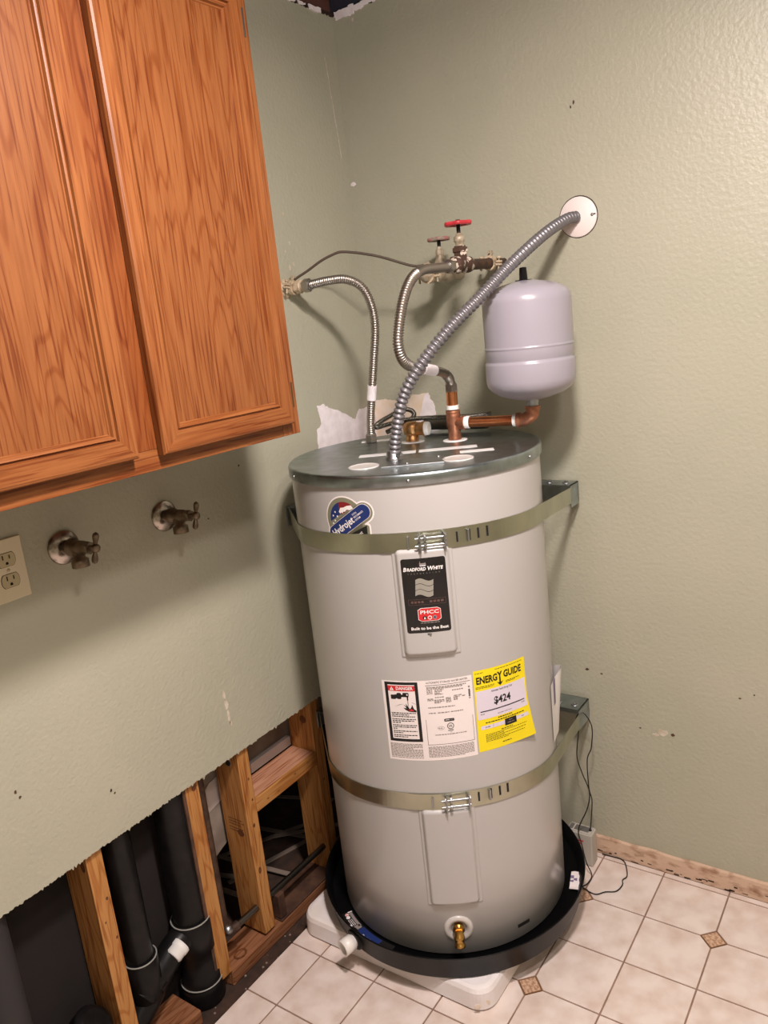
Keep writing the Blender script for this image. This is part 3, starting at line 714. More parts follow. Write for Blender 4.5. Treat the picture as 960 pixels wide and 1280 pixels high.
# yellow energy label, right lower corner lifting
f0 = cylmap(-27, 0.6957)
def egmap(u, v, d):
    v2 = v-.035*u
    c = max(0, (u+.01)/.075)*max(0, (.12-v)/.21)
    return f0(u+.012*max(0, -v)/.09*(u > 0)*u/.06, v2, d+.010*c*c)
pr = Print(egmap)
pr.rect(-.0675, .0640, -.0910, .0940, 'yellow', 0)
pr.text('ENERG', -.0375, .0700, .0215, 'black_ink', 2, width=.049, bold=.035); pr.text('GUIDE', .0270, .0720, .0215, 'black_ink', 2, width=.049, bold=.035)
pr.text('Y', -.0065, .0720, .0215, 'black_ink', 2, width=.013, bold=.04)
pr.rect(-.0085, -.0045, .0560, .0680, 'black_ink', 2); pr.poly([(-.0145, .0590), (-.0065, .0500), (.0015, .0590), (-.0035, .0570), (-.0095, .0570)], 'black_ink', 2)
pr.greek(-.0640, -.0200, .0565, .0012, 'black_ink', 2, 201); pr.greek(-.0640, -.0220, .0535, .0012, 'black_ink', 2, 202); pr.greek(.0080, .0440, .0560, .0012, 'black_ink', 2, 203); pr.greek(.0080, .0330, .0535, .0012, 'black_ink', 2, 204)
pr.greek(-.0640, -.0450, .0875, .0010, 'black_ink', 2, 205); pr.greek(-.0180, .0560, .0885, .0010, 'black_ink', 2, 206)
pr.rect(-.0650, .0600, -.0175, .0475, 'lav', 1)
pr.text('Estimated Yearly Energy Cost', -.0030, .0420, .0060, 'black_ink', 2, width=.052, bold=.012)
pr.text('$424', -.0040, .0185, .0230, 'black_ink', 2, width=.042, bold=.03)
pr.rect(-.0580, .0540, -.0012, .0012, 'black_ink', 2); pr.greek(-.0580, -.0485, -.0058, .0022, 'grey_ink', 2, 207); pr.greek(.0450, .0540, -.0055, .0022, 'grey_ink', 2, 208); pr.greek(-.0180, .0180, -.0115, .0016, 'grey_ink', 2, 209)
pr.greek(-.0180, .0180, -.0212, .0024, 'black_ink', 2, 210); pr.greek(-.0480, .0480, -.0268, .0022, 'black_ink', 2, 211)
pr.rect(-.0590, .0570, -.0410, -.0325, 'lav', 1); pr.rect(-.0020, .0260, -.0455, -.0300, 'black_ink', 2); pr.greek(-.0495, -.0370, -.0367, .0024, 'grey_ink', 2, 212); pr.rect(-.0310, -.0304, -.0410, -.0325, 'grey_ink', 2); pr.greek(.0390, .0450, -.0367, .0020, 'grey_ink', 2, 213); pr.greek(.0080, .0160, -.0345, .0018, 'grey_ink', 3, 214); pr.greek(.0040, .0200, -.0400, .0018, 'grey_ink', 3, 215)
pr.greek(-.0120, .0160, -.0500, .0018, 'black_ink', 2, 216)
for k, (v, b) in enumerate(((-.0540, .050), (-.0572, -.005), (-.0604, .046), (-.0636, -.004), (-.0668, .042), (-.0700, .004))): pr.greek(-.0500, b, v, .0011, 'black_ink', 2, 220+k)
pr.greek(-.0110, .0100, -.0800, .0020, 'black_ink', 2, 230)
pr.build('energy_label', wh, 'bright yellow energy cost label', vstep=.008)

# drain valve, small dark slot, manual pouch
ax = Vector((cos(math.radians(-57.3)), sin(math.radians(-57.3)), 0)); o = Vector((TX, TY, 0.1612))+ax*TR
esc = MB().rev([(-.012, .034), (.0, .034), (.004, .032), (.0055, .026), (.002, .018), (-.012, .0165)], o, ax, 'jacket_white', 36, cap=False).build('drain_ring', wh, 'recessed beige ring round the drain valve')
m = MB().rev([(-.011, .0165), (-.0105, 0)], o, ax, 'slot', 24)
m.build('drain_recess', wh)
m = MB().rev([(-.012, .011), (.006, .011), (.007, .0135), (.013, .0135), (.014, .010), (.020, .010)], o+Vector((0, 0, .006)), ax, 'brass', 20)
d2 = (ax*.35+Vector((0, 0, -1))).normalized(); q = o+ax*.017+Vector((0, 0, .010))
m.rev([(0, .010), (.012, .0105), (.014, .0125), (.019, .0125), (.021, .0105), (.030, .0105), (.032, .0125), (.037, .0125), (.038, .008), (.030, .007)], q, d2, 'brass', 20); m.build('drain_valve', wh, 'brass drain valve')
pr = Print(cylmap(-25.3, 0.1235)); pr.rrect(0, 0, .034, .009, .002, 'slot', 1); pr.build('name_slot', wh, 'small dark slot near the base')
V = []; n = 14
for j in range(15):
    z = 0.5126+.150*j/14
    for i in range(n+1):
        u = i/n; a = math.radians(10+32*u); d = .002+.020*math.exp(-((u-.42)/.16)**2)*(.25+.75*j/14)
        V.append((TX+(TR+d)*cos(a), TY+(TR+d)*sin(a), z+.02*math.exp(-((u-.42)/.2)**2)*(j/14)))
F = [[j*(n+1)+i, j*(n+1)+i+1, (j+1)*(n+1)+i+1, (j+1)*(n+1)+i] for j in range(14) for i in range(n)]
m = MB(); m.add(V, F, 'pouch', True); m.add([(v[0]-.0004*0+.0008, v[1], v[2]) for v in V[8*(n+1)+2:]], [[j*(n+1)+i, j*(n+1)+i+1, (j+1)*(n+1)+i+1, (j+1)*(n+1)+i] for j in range(6) for i in range(1)], 'pouch_ink', True)
m.build('manual_pouch', wh, 'white paper pouch stuck on the side near the wall')

# ------------------------------------------------------------------ straps
def strap(lab, zf, z_right_tan, z_left_tan, endR, endL, zbr, tension_ang, tabs, Hh=.0205, cat='strap'):
    t = thing('strap', lab, 'strap', (TX+TR*cos(math.radians(-60)), TY+TR*sin(math.radians(-60)), zf), 'steel straps round the water heater')
    R = TR+.0022; P = []
    # right wall end -> tangent -> round the front -> left wall end
    n = 26
    def tangent(E, sgn):
        dx, dy = E[0]-TX, E[1]-TY; D = math.hypot(dx, dy); return math.atan2(dy, dx)+sgn*math.acos(R/D)
    ar = tangent(endR, -1); al = tangent(endL, 1)
    while al > 0: al -= 2*PI
    while ar > PI: ar -= 2*PI
    pr_ = (TX+R*cos(ar), TY+R*sin(ar), z_right_tan); pl_ = (TX+R*cos(al), TY+R*sin(al), z_left_tan)
    for i in range(8): P.append(tuple(endR[k]+(pr_[k]-endR[k])*i/8 for k in range(3)))
    N = 64
    for i in range(N+1):
        a = ar+(al-ar)*i/N; s_ = i/N
        z = (1-s_)**2*z_right_tan+2*s_*(1-s_)*(2*zf-.5*(z_right_tan+z_left_tan))+s_*s_*z_left_tan
        P.append((TX+R*cos(a), TY+R*sin(a), z))
    for i in range(1, 9): P.append(tuple(pl_[k]+(endL[k]-pl_[k])*i/8 for k in range(3)))
    V = []
    for i, p in enumerate(P):
        a, b = Vector(P[max(0, i-1)]), Vector(P[min(len(P)-1, i+1)]); d = (b-a).normalized(); nn = Vector((-d.y, d.x, 0)).normalized()
        if nn.dot(Vector((p[0]-TX, p[1]-TY, 0))) < 0: nn = -nn
        up = Vector((0, 0, 1)); p = Vector(p)
        for (sz, so) in ((-1, .0006), (1, .0006), (1, -.0006), (-1, -.0006)): V.append(p+up*sz*Hh+nn*so)
    F = []
    for i in range(len(P)-1):
        for k in range(4): F.append([i*4+k, i*4+(k+1) % 4, i*4+4+(k+1) % 4, i*4+4+k])
    MB().add(V, F, 'strap_metal').build('band', t)
    zat = lambda a: zf+.0 if True else 0
    def at_(ang, v, d=0.): a = math.radians(ang); return (TX+(R+d)*cos(a), TY+(R+d)*sin(a), zf+v)
    # overlapping outer tongue of the band with raised tabs
    V = []; F = []; n = 14
    for i in range(n+1):
        a = tension_ang+1+(tension_ang*0-18)*i/n
        V += [at_(a, -Hh*.97, .0012), at_(a, Hh*.97, .0012), at_(a, Hh*.97, .0022), at_(a, -Hh*.97, .0022)]
    for i in range(n):
        for k in range(4): F.append([i*4+k, i*4+(k+1) % 4, i*4+4+(k+1) % 4, i*4+4+k])
    V2 = V[:4]; F += [[0, 1, 2, 3], [n*4, n*4+1, n*4+2, n*4+3]]
    MB().add(V, F, 'strap_metal').build('band_tongue', t)
    for (a, kind) in tabs:
        m = MB(); c = Vector(at_(a, 0, .0012)); rad = Vector((cos(math.radians(a)), sin(math.radians(a)), 0)); tn = Vector((-rad.y, rad.x, 0))
        M = Matrix(((tn.x, rad.x, 0, c.x), (tn.y, rad.y, 0, c.y), (0, 0, 1, c.z), (0, 0, 0, 1)))
        if kind == 'tab': m.box(-.0022, .0022, -.001, .0055, -.013, .013, 'zinc', .0008, M); m.box(.0026, .006, -.0005, .0006, -.012, .012, 'slot', 0, M)
        else: m.box(-.0016, .0016, -.0008, .0004, -.011, .011, 'slot', 0, M); m.box(.0018, .003, -.0008, .0016, -.011, .011, 'zinc', 0, M)
        m.build('band_tab' if kind == 'tab' else 'band_slot', t)
    # tension bolts between two bent ears
    for da in (-4.6, 4.6):
        a = tension_ang+4+da; c = Vector(at_(a, 0, 0)); rad = Vector((cos(math.radians(a)), sin(math.radians(a)), 0)); tn = Vector((-rad.y, rad.x, 0))
        M = Matrix(((tn.x, rad.x, 0, c.x), (tn.y, rad.y, 0, c.y), (0, 0, 1, c.z), (0, 0, 0, 1)))
        MB().box(-.0015, .0015, 0, .020, -Hh*.85, Hh*.85, 'zinc', .0006, M).build('ear', t)
    for v in (.009, -.007):
        a = tension_ang+4; c = Vector(at_(a, v, .012)); rad = Vector((cos(math.radians(a)), sin(math.radians(a)), 0)); tn = Vector((-rad.y, rad.x, 0))
        m = MB().tube([c-tn*.036, c+tn*.027], .0024, 'zinc', 10); m.hexnut(c+tn*.0245, tn, .005, .0068, 'zinc'); m.hexnut(c-tn*.0175, tn, .0055, .0068, 'zinc'); m.hexnut(c-tn*.029, tn, .005, .0062, 'zinc')
        m.build('bolt', t)
    # wall brackets
    bx, by, bz = endR
    m = MB().box(bx-.105, bx+.004, by-.030, -.0125, zbr, zbr+.003, 'galv', .0006); m.box(bx-.105, bx+.004, -.0155, -.0125, zbr-.05, zbr+.003, 'galv', .0006); m.box(bx+.0005, bx+.004, by-.03, -.0125, zbr-.055, zbr+.003, 'galv', .0006)
    m.build('wall_bracket', t)
    for k in (-.03, -.075):
        m = MB().rev([(0, .010), (.0012, .010), (.0016, .0065)], (bx+k+.012, by-.004, zbr+.003), (0, 0, 1), 'zinc', 16); m.hexnut((bx+k+.012, by-.004, zbr+.0042), (0, 0, 1), .005, .0062, 'zinc'); m.build('bolt', t)
    bx, by, bz = endL
    m = MB().box(.0005, .0035, by-.004, by+.08, bz-.03, bz+.022, 'galv', .0006); m.box(.0005, .03, by-.004, by+.08, bz+.019, bz+.022, 'galv', .0006); m.build('wall_bracket', t)
    return t
strap('upper steel strap round the heater, just under the flag sticker', 1.101, 1.0911, 1.089, (.621, -.035, 1.068), (.009, -.435, 1.085), 1.094, -57, [(-62.5, 'tab'), (-42.8, 'slot'), (-38.2, 'tab'), (-33.6, 'slot'), (-29.4, 'slot')])
strap('lower steel strap round the heater, below the labels', 0.4975, 0.4729, 0.4718, (.621, -.055, .450), (.009, -.425, .50), .482, -56.5, [(-63.2, 'tab'), (-43, 'slot'), (-38, 'tab'), (-33, 'slot'), (-29, 'slot')])

# ------------------------------------------------------------------ drain pan
PZ = 0.0578; RIM = 0.1246; PR0 = .3325; PR1 = .3445
pan = thing('drain_pan', 'round black plastic drain pan under the water heater', 'pan', (TX, TY, PZ))
m = MB().rev([(PZ, 0), (PZ, PR0-.006), (PZ+.004, PR0), (RIM-.004, PR1-.001), (RIM-.001, PR1+.0015), (RIM, PR1+.0005), (RIM-.001, PR1-.003), (PZ+.034, PR0-.002), (PZ+.0285, PR0-.006), (PZ+.028, 0)], (TX, TY, 0), (0, 0, 1), 'black_pan', 128); m.build('pan_body', pan)
a = math.radians(-106); ax = Vector((cos(a), sin(a), -.06)).normalized(); o = Vector((TX, TY, 0.089))+Vector((cos(a), sin(a), 0))*(PR0+.004)
m = MB().rev([(-.006, .026), (.006, .026), (.008, .023)], o, ax, 'black_pan', 28); m.build('outlet_flange', pan)
m = MB().rev([(.0, .0155), (.012, .0155), (.013, .0195), (.042, .0195), (.0425, .0155), (.018, .015), (.0175, 0)], o, ax, 'pvc', 28, cap=False); m.build('outlet_pipe', pan, 'white plastic outlet stub')
PF = PZ+.0282
a0 = math.radians(-122)
def panmap(u, v, d): a_ = a0+u/.30; r = .3138-v*LS; return (TX+r*cos(a_), TY+r*sin(a_), PF+d)
pr = Print(panmap, .008)
pr.rect(-.005, .172, -.011, .0165, 'black_ink', 0)
pr.rect(.0, .055, .0065, .0135, 'grey_ink', 1); pr.rect(-.004, -.001, .004, .015, 'white_ink', 1); pr.rect(.048, .062, -.006, .0115, 'grey_ink', 1)
pr.circ(.004, .000, .005, 'paper', 1, 18); pr.circ(.004, .0, .0038, 'red_ink', 2, 18); pr.circ(.004, .0, .0022, 'paper', 3, 12); pr.circ(.014, -.001, .005, 'paper', 1, 18)
for k in range(3): pr.greek(.022, .046, .0035-.004*k, .0014, 'white_ink', 1, 300+k)
pr.poly([(.036, -.009), (.046, -.009), (.041, -.0035)], 'white_ink', 1)
pr.rect(.064, .134, -.010, .0145, 'navy', 1); pr.text('Drain Pan', .100, -.004, .0095, 'white_ink', 2, width=.036, bold=.02, shear=.2); pr.text('Drain Pan', .153, -.004, .0095, 'white_ink', 2, width=.034, bold=.02, shear=.2)
pr.build('pan_sticker', pan, 'printed sticker with a blue band on the pan floor')
# folded paper scrap lying in the pan
m = MB(); M = Matrix.Translation((0.6586, -0.2542, PF+.001)) @ Matrix.Rotation(math.radians(20), 4, 'Z')
V = []; n = 8
for j in range(n+1):
    for i in range(4): V.append(M @ Vector((-.013+.0085*i+.004*(j/n), -.035+.07*j/n, .002+.004*noise.noise((i*.9, j*.6, 3))+.003*(j % 3 == 0))))
m.add(V, [[j*4+i, j*4+i+1, (j+1)*4+i+1, (j+1)*4+i] for j in range(n) for i in range(3)], 'paper', True)
m.add([v+Vector((0, 0, .0006)) for v in V[12:28]], [[0, 1, 5, 4], [5, 6, 10, 9], [8, 9, 13, 12]], 'pouch_ink', True)
tag(m.build('paper_scrap'), 'small crumpled white paper slip lying in the drain pan', 'paper')

# ------------------------------------------------------------------ foam base
fx0, fx1, fy0, fy1 = .052, .608, -.658, -.075; rc = .045
def rr_pts(x0, x1, y0, y1, r, n=8):
    P = []
    for cx, cy, q in ((x1-r, y1-r, 0), (x0+r, y1-r, 90), (x0+r, y0+r, 180), (x1-r, y0+r, 270)):
        for k in range(n+1): t = math.radians(q+90*k/n); P.append((cx+r*cos(t), cy+r*sin(t)))
    return P
m = MB(); rings = []
for ins, z in ((.004, .0005), (0, .006), (.002, .046), (.006, .055), (.014, .058)):
    P = rr_pts(fx0+ins, fx1-ins, fy0+ins, fy1-ins, rc-ins*.5); rings.append([(x, y, z+.0012*noise.noise((x*40, y*40, z*9))) for x, y in P])
n = len(rings[0]); V = [v for r_ in rings for v in r_]
m.add(V, [[k*n+i, k*n+(i+1) % n, (k+1)*n+(i+1) % n, (k+1)*n+i] for k in range(len(rings)-1) for i in range(n)], 'foam', False)
m.add(rings[-1], [list(range(n))], 'foam'); m.add(rings[0], [list(range(n))[::-1]], 'foam')
for x, y in ((.583, -.652), (.597, -.640)): m.rev([(0, .0075), (.0006, .006)], (x, y-.0085 if x < .59 else y-.0, .022), (.6, -.8, 0), 'torn_tan', 12, False)
tag(m.build('foam_base'), 'white foam packing slab with rounded corners under the drain pan', 'foam slab')

# ================================================================== PIPES ON TOP
ct = thing('copper_piping', 'copper tee and elbow piping feeding the expansion tank', 'pipe', (0.4023, -0.2343, 1.2454))
m = MB().rev([(0, .016), (.004, .0165), (.006, .0155), (.028, .0155), (.03, .0175), (.062, .0175), (.064, .0165), (.066, .0175), (.071, .0175), (.0715, .013)], (0.4023, -0.2343, 1.2454), (0, 0, 1), 'copper_dull', 24)
B = Vector((0.4023, -0.2343, 1.2856)); E = Vector((0.5686, -0.205, 1.2856)); D = (E-B).normalized()
m.rev([(.0, .0155), (.022, .0155), (.023, .0175), (.029, .0175)], B, D, 'copper_dull', 24); m.build('tee', ct, 'dull copper tee standing on the heater top')
MB().rev([(0, .0155), (.010, .0155)], (0.4023, -0.2343, 1.3191), (0, 0, 1), 'teflon', 22).build('tape_ring', ct)
MB().tube([(0.4023, -0.2343, 1.3285), (0.4034, -0.2343, 1.3641)], .0135, 'copper', 22).build('pipe', ct)
MB().rev([(.029, .0145), (.040, .0150), (.041, .013)], B, D, 'teflon', 22).build('tape_ring', ct)
MB().tube([B+D*.04, B+D*.150], .0128, 'copper', 22).build('pipe', ct, 'bright copper run')
MB().rev([(.149, .0145), (.158, .0150), (.159, .013)], B, D, 'teflon', 22).build('tape_ring', ct)
P, _ = spline([B+D*.159, B+D*.173, B+D*.187+Vector((0, 0, .006)), Vector((0.5958, -0.2003, 1.3003)), Vector((0.5969, -0.2003, 1.316))], .003)
m = MB().tube(P, .0155, 'copper_dull', 22); m.rev([(0, .0178), (.008, .0178)], B+D*.158, D, 'copper_dull', 22); m.rev([(0, .0178), (.009, .0178)], (0.5969, -0.2003, 1.3086), (0, 0, 1), 'copper_dull', 22); m.build('elbow', ct)

et = thing('expansion_tank', 'pale grey-white thermal expansion tank with black cap at the back wall', 'tank', (0.5969, -0.2003, 1.3306))
ER = .105; h0 = 1.352
prof = [(1.3317, 0.0157), (1.3369, 0.0439), (1.3463, 0.0732), (1.3578, 0.091), (1.3693, 0.0994), (1.3808, 0.1022), (1.419, 0.1022), (1.4227, 0.1015), (1.4253, 0.0988), (1.4284, 0.0988), (1.431, 0.1001), (1.4504, 0.1001), (1.4525, 0.1001), (1.454, 0.1013), (1.4561, 0.1013), (1.4577, 0.1001), (1.4603, 0.1001), (1.498, 0.1001), (1.5534, 0.1001), (1.5639, 0.0986), (1.5743, 0.0926), (1.5848, 0.0764), (1.5932, 0.0523), (1.5994, 0.0209), (1.6005, 0.0)]
MB().rev(prof, (0.5969, -0.2003, 0), (0, 0, 1), 'exp_white', 72).build('shell', et)
MB().rev([(1.5942, .019), (1.601, .019), (1.6015, .0095), (1.6277, .0080), (1.6287, 0)], (0.5937, -0.2013, 0), (0, 0, 1), 'black', 20).build('valve_cap', et, 'black plastic valve cap')
MB().rev([(1.316, .0125), (1.3191, .0145), (1.3222, .0125), (1.3254, .0145), (1.3337, .0135)], (0.5969, -0.2003, 0), (0, 0, 1), 'zinc', 20).build('threaded_neck', et)

# flexible connectors
def connector(label, pts, r, sleeve, smooth, top_nut, bot_nut, loc):
    t = thing('flexible_connector', label, 'hose', loc)
    m = MB(); P = corrugated(m, pts, r, .0013, .0058, 'steel', 14, smooth); m.build('corrugated_hose', t)
    L = 0
    for i in range(1, len(P)):
        if L <= sleeve[0] < L+(P[i]-P[i-1]).length: i0 = i
        if L <= sleeve[1] < L+(P[i]-P[i-1]).length: i1 = i
        L += (P[i]-P[i-1]).length
    MB().tube(P[i0:i1], r+.0022, 'torn_white', 16).build('paper_sleeve', t, 'white printed sleeve')
    for (o, ax, Ln, rr_) in (top_nut, bot_nut):
        m = MB().hexnut(o, ax, Ln, rr_, 'steel'); m.rev([(Ln*.9, rr_*.8), (Ln*1.15, rr_*.72)], o, ax, 'zinc', 18); m.build('nut', t)
    return t
connector('left flexible steel connector, from the left wall valve down to the heater top',
    [(0.082, -0.325, 1.65), (0.1347, -0.3219, 1.6536), (0.183, -0.3149, 1.6511), (0.2226, -0.3078, 1.6293), (0.2403, -0.3008, 1.5858), (0.2398, -0.2937, 1.5296), (0.2207, -0.2867, 1.4533), (0.1995, -0.2797, 1.3741), (0.1817, -0.2727, 1.3056), (0.1727, -0.2657, 1.2637)],
    .0098, (.395, .435), (), ((.060, -.325, 1.6495), (1, 0, .01), .022, .0165), ((0.1722, -0.2657, 1.2438), (.0, 0, 1), .022, .0150), (0.1722, -0.2657, 1.2433))
connector('right flexible steel connector, from the red-handled valve to the copper tee',
    [(0.45, -0.292, 1.6465), (0.4465, -0.334, 1.6449), (0.4429, -0.3884, 1.6407), (0.4394, -0.4281, 1.6229), (0.4359, -0.4601, 1.5826), (0.4323, -0.4821, 1.5267), (0.4288, -0.485, 1.4908), (0.4252, -0.4673, 1.4598), (0.4217, -0.4258, 1.4399), (0.4182, -0.3407, 1.424), (0.4146, -0.285, 1.4121), (0.409, -0.2509, 1.396), (0.4034, -0.2353, 1.3756)],
    .0108, (.415, .470), ((0, .115), (.365, .415), (.470, .53)), ((.45, -.268, 1.649), (0, -1, -.06), .022, .0160), ((0.4034, -0.2343, 1.3609), (0, .02, 1), .020, .0160), (0.4034, -0.2343, 1.3641))

# electrical conduit
t = thing('electrical_conduit', 'grey ribbed electrical conduit arching from the heater top to the round wall cover', 'conduit', (0.3866, -0.4822, 1.2454))
m = MB(); corrugated(m, [(0.3866, -0.4822, 1.249), (0.4019, -0.4892, 1.2983), (0.4263, -0.4858, 1.3762), (0.4598, -0.4671, 1.4368), (0.5105, -0.4127, 1.5112), (0.5536, -0.3406, 1.5715), (0.5922, -0.255, 1.6354), (0.6234, -0.1421, 1.6955), (0.6403, -0.0505, 1.7279), (0.65, -0.006, 1.735)], .0112, .0026, .0115, 'conduit', 16, sharp=True); m.build('ribbed_tube', t)
m = MB().rev([(0, .020), (.006, .020), (.008, .0165), (.02, .0165), (.021, .0145)], (0.3866, -0.4822, 1.245), (.02, 0, 1), 'zinc', 24)
m.tube([(0.4023, -0.4927, 1.2574), (0.4201, -0.501, 1.2595)], .004, 'zinc', 8); m.build('connector', t)
t = thing('wall_cover_plate', 'round white blank cover plate on the back wall where the conduit enters', 'cover plate', (.652, 0, 1.734))
m = MB().rev([(.0, .0455), (.003, .0455), (.0042, .044), (.0048, 0)], (.652, 0, 1.734), (0, -1, 0), 'plate_pink', 48); m.build('plate', t)
MB().rev([(0, .0475), (.0008, .0475)], (.652, -.0001, 1.7345), (0, -1, 0), 'slot', 48).build('gap_shadow_ring', t, 'dark ring drawn as the gap shadow round the plate')  # flat dark ring stands in for the shadow behind the plate rim
MB().rev([(.0045, .0036), (.006, .0034), (.0068, 0)], (.687, 0, 1.7345), (0, -1, 0), 'zinc', 12).build('screw', t)
MB().box(.6905, .695, -.0055, -.0046, 1.734, 1.7365, 'slot').build('screw_notch', t)

# relief valve with discharge pipe, armoured cable
t = thing('relief_valve', 'brass relief valve standing on the heater top behind the conduit', 'valve', (0.2914, -0.2552, 1.2454))
m = MB().rev([(0, .0165), (.012, .0165), (.013, .0145), (.016, .0145), (.018, .0195), (.024, .0215), (.036, .0215), (.044, .0195), (.048, .012), (.049, 0)], (0.2914, -0.2552, 1.2454), (0, 0, 1), 'bronze', 24)
m.rev([(.0, .0165), (.030, .0165), (.031, .0185), (.038, .0185)], (0.2914, -0.2552, 1.2752), (.87, .15, 0), 'bronze', 24); m.build('body', t)
MB().rev([(.037, .0175), (.047, .0165), (.048, .010), (.0475, 0)], (0.2914, -0.2552, 1.2752), (.87, .15, 0), 'teflon', 24).build('plug', t, 'white plastic plug')
MB().tube([(0.2507, -0.1213, 1.2668), (0.4285, -0.1109, 1.2668)], .0165, 'steel_dark', 18).build('pipe_stub')
tag(bpy.data.objects['pipe_stub'], 'dark grey pipe length lying across the heater top behind the brass valve', 'pipe')
t = thing('armoured_cable', 'thin coiled armoured cable looped round the conduit at the back of the heater top', 'cable', (0.282, -0.1736, 1.2433))
m = MB(); pts = [(0.4651, -0.1579, 1.295), (0.4076, -0.1663, 1.2909), (0.3134, -0.1789, 1.2919), (0.2507, -0.205, 1.2919), (0.2109, -0.2364, 1.2856), (0.1795, -0.2468, 1.2794), (0.1691, -0.2259, 1.2856), (0.1827, -0.1945, 1.2982), (0.2109, -0.1736, 1.3118), (0.235, -0.1684, 1.3118), (0.2507, -0.1736, 1.3013), (0.2475, -0.1893, 1.2888), (0.2193, -0.2102, 1.2741), (0.1879, -0.2155, 1.2616)]
corrugated(m, pts, .0058, .0009, .0042, 'steel_dark', 10); m.build('cable', t)

# ------------------------------------------------------------------ valves, clamps and ground wire
def handwheel(mb, c, r, mname, th=.008, lobes=6):
    n = 72; V = []
    for z, k in ((-th/2, .94), (-th/4, 1), (th/4, 1), (th/2, .94)):
        V += [(c[0]+r*k*(1+.07*cos(lobes*2*PI*i/n))*cos(2*PI*i/n), c[1]+r*k*(1+.07*cos(lobes*2*PI*i/n))*sin(2*PI*i/n), c[2]+z) for i in range(n)]
    F = [[k*n+i, k*n+(i+1) % n, (k+1)*n+(i+1) % n, (k+1)*n+i] for k in range(3) for i in range(n)]
    mb.add(V, F, mname, True)
    for k, s_ in ((0, 1), (3, -1)):
        zz = c[2]+(-th/2 if k == 0 else th/2); W = V[k*n:(k+1)*n]+[(c[0]+(p[0]-c[0])*.72, c[1]+(p[1]-c[1])*.72, zz) for p in V[k*n:(k+1)*n]]+[(c[0]+(p[0]-c[0])*.6, c[1]+(p[1]-c[1])*.6, zz+s_*th*.3) for p in V[k*n:(k+1)*n]]
        mb.add(W, [[i, (i+1) % n, n+(i+1) % n, n+i] for i in range(n)]+[[n+i, n+(i+1) % n, 2*n+(i+1) % n, 2*n+i] for i in range(n)]+[list(range(2*n, 3*n))], mname)
def ground_clamp(label, c, ax, r, up, with_lug=True):
    t = thing('ground_clamp', label, 'clamp', c); c = Vector(c); ax = Vector(ax).normalized(); up = Vector(up).normalized(); sd = ax.cross(up)
    m = MB()
    m.rev([(-.006, r), (-.006, r+.005), (.006, r+.005), (.006, r)], c, ax, 'clamp_paint', 20, False, cap=False)
    M = Matrix(((ax.x, sd.x, up.x, c.x), (ax.y, sd.y, up.y, c.y), (ax.z, sd.z, up.z, c.z), (0, 0, 0, 1)))
    for s_ in (-1, 1): m.box(-.006, .006, s_*(r+.010)-.008, s_*(r+.010)+.008, -.006, -.001, 'clamp_paint', .0012, M); m.box(-.006, .006, s_*(r+.010)-.008, s_*(r+.010)+.008, .001, .006, 'clamp_paint', .0012, M)
    m.build('clamp_body', t)
    for s_ in (-1, 1):
        q = c+sd*s_*(r+.011); m = MB().tube([q-up*.018, q+up*.013], .0027, 'valve_paint', 8); m.rev([(.011, .0055), (.016, .0055), (.0165, 0)], q, up, 'clamp_paint', 10, False); m.build('screw', t)
    if with_lug: m = MB().box(-.004, .004, -.005, .005, r+.004, r+.017, 'valve_paint', .001, M); m.tube([M @ Vector((-.012, 0, r+.011)), M @ Vector((.012, 0, r+.011))], .003, 'valve_paint', 8); m.build('wire_lug', t)
    return t
t = thing('gate_valve', 'rusty gate valve with bright red handwheel on the back wall pipe', 'valve', (.45, 0, 1.655))
MB().tube([(.45, 0, 1.655), (.45, -.21, 1.6515)], .0125, 'rust', 18).build('pipe', t, 'rusty pipe stub from the wall')
m = MB().rev([(.185, .0125), (.187, .0185), (.203, .0195), (.210, .0165), (.232, .0165), (.240, .0195), (.258, .0185), (.26, .0135), (.272, .0130)], (.45, 0, 1.655), (0, -1, -.015), 'rust_peel', 24)
m.rev([(.0, .0165), (.026, .0165), (.027, .0195), (.036, .0195), (.037, .0155), (.040, .0150)], (.45, -.222, 1.653), (0, 0, 1), 'rust_peel', 6, False); m.build('body', t)
m = MB().rev([(0, .010), (.008, .0095), (.010, .0125), (.020, .0125), (.023, .008), (.028, .006)], (.45, -.222, 1.693), (0, 0, 1), 'valve_paint', 18); m.rev([(0, .0045), (.03, .0045)], (.45, -.222, 1.712), (0, 0, 1), 'slot', 12); m.build('stem', t)
m = MB(); handwheel(m, (.45, -.222, 1.742), .032, 'red_paint'); m.rev([(0, .006), (.006, .0055), (.007, 0)], (.45, -.222, 1.7445), (0, 0, 1), 'rust', 8, False); m.build('handwheel', t, 'red handwheel')
t = thing('gate_valve', 'paint-spattered gate valve with faded handwheel, left of the red-handled one', 'valve', (.325, 0, 1.642))
MB().tube([(.325, 0, 1.642), (.325, -.10, 1.642)], .0125, 'valve_paint', 18).build('pipe', t)
m = MB().rev([(.06, .0125), (.062, .0185), (.08, .0185), (.088, .016), (.11, .016), (.118, .0185), (.136, .0185), (.138, .0145), (.185, .0145), (.186, 0)], (.325, 0, 1.642), (0, -1, 0), 'valve_paint', 22)
m.rev([(0, .017), (.022, .018), (.034, .012), (.045, .010)], (.325, -.10, 1.645), (0, 0, 1), 'valve_paint', 20); m.build('body', t)
m = MB().rev([(0, .009), (.004, .011), (.016, .011), (.018, .008), (.024, .006)], (.325, -.10, 1.686), (0, 0, 1), 'valve_paint', 8, False); m.rev([(0, .0045), (.022, .0045)], (.325, -.10, 1.704), (0, 0, 1), 'slot', 12); m.build('stem', t)
m = MB(); handwheel(m, (.325, -.10, 1.728), .029, 'red_faded'); m.build('handwheel', t, 'faded red handwheel')
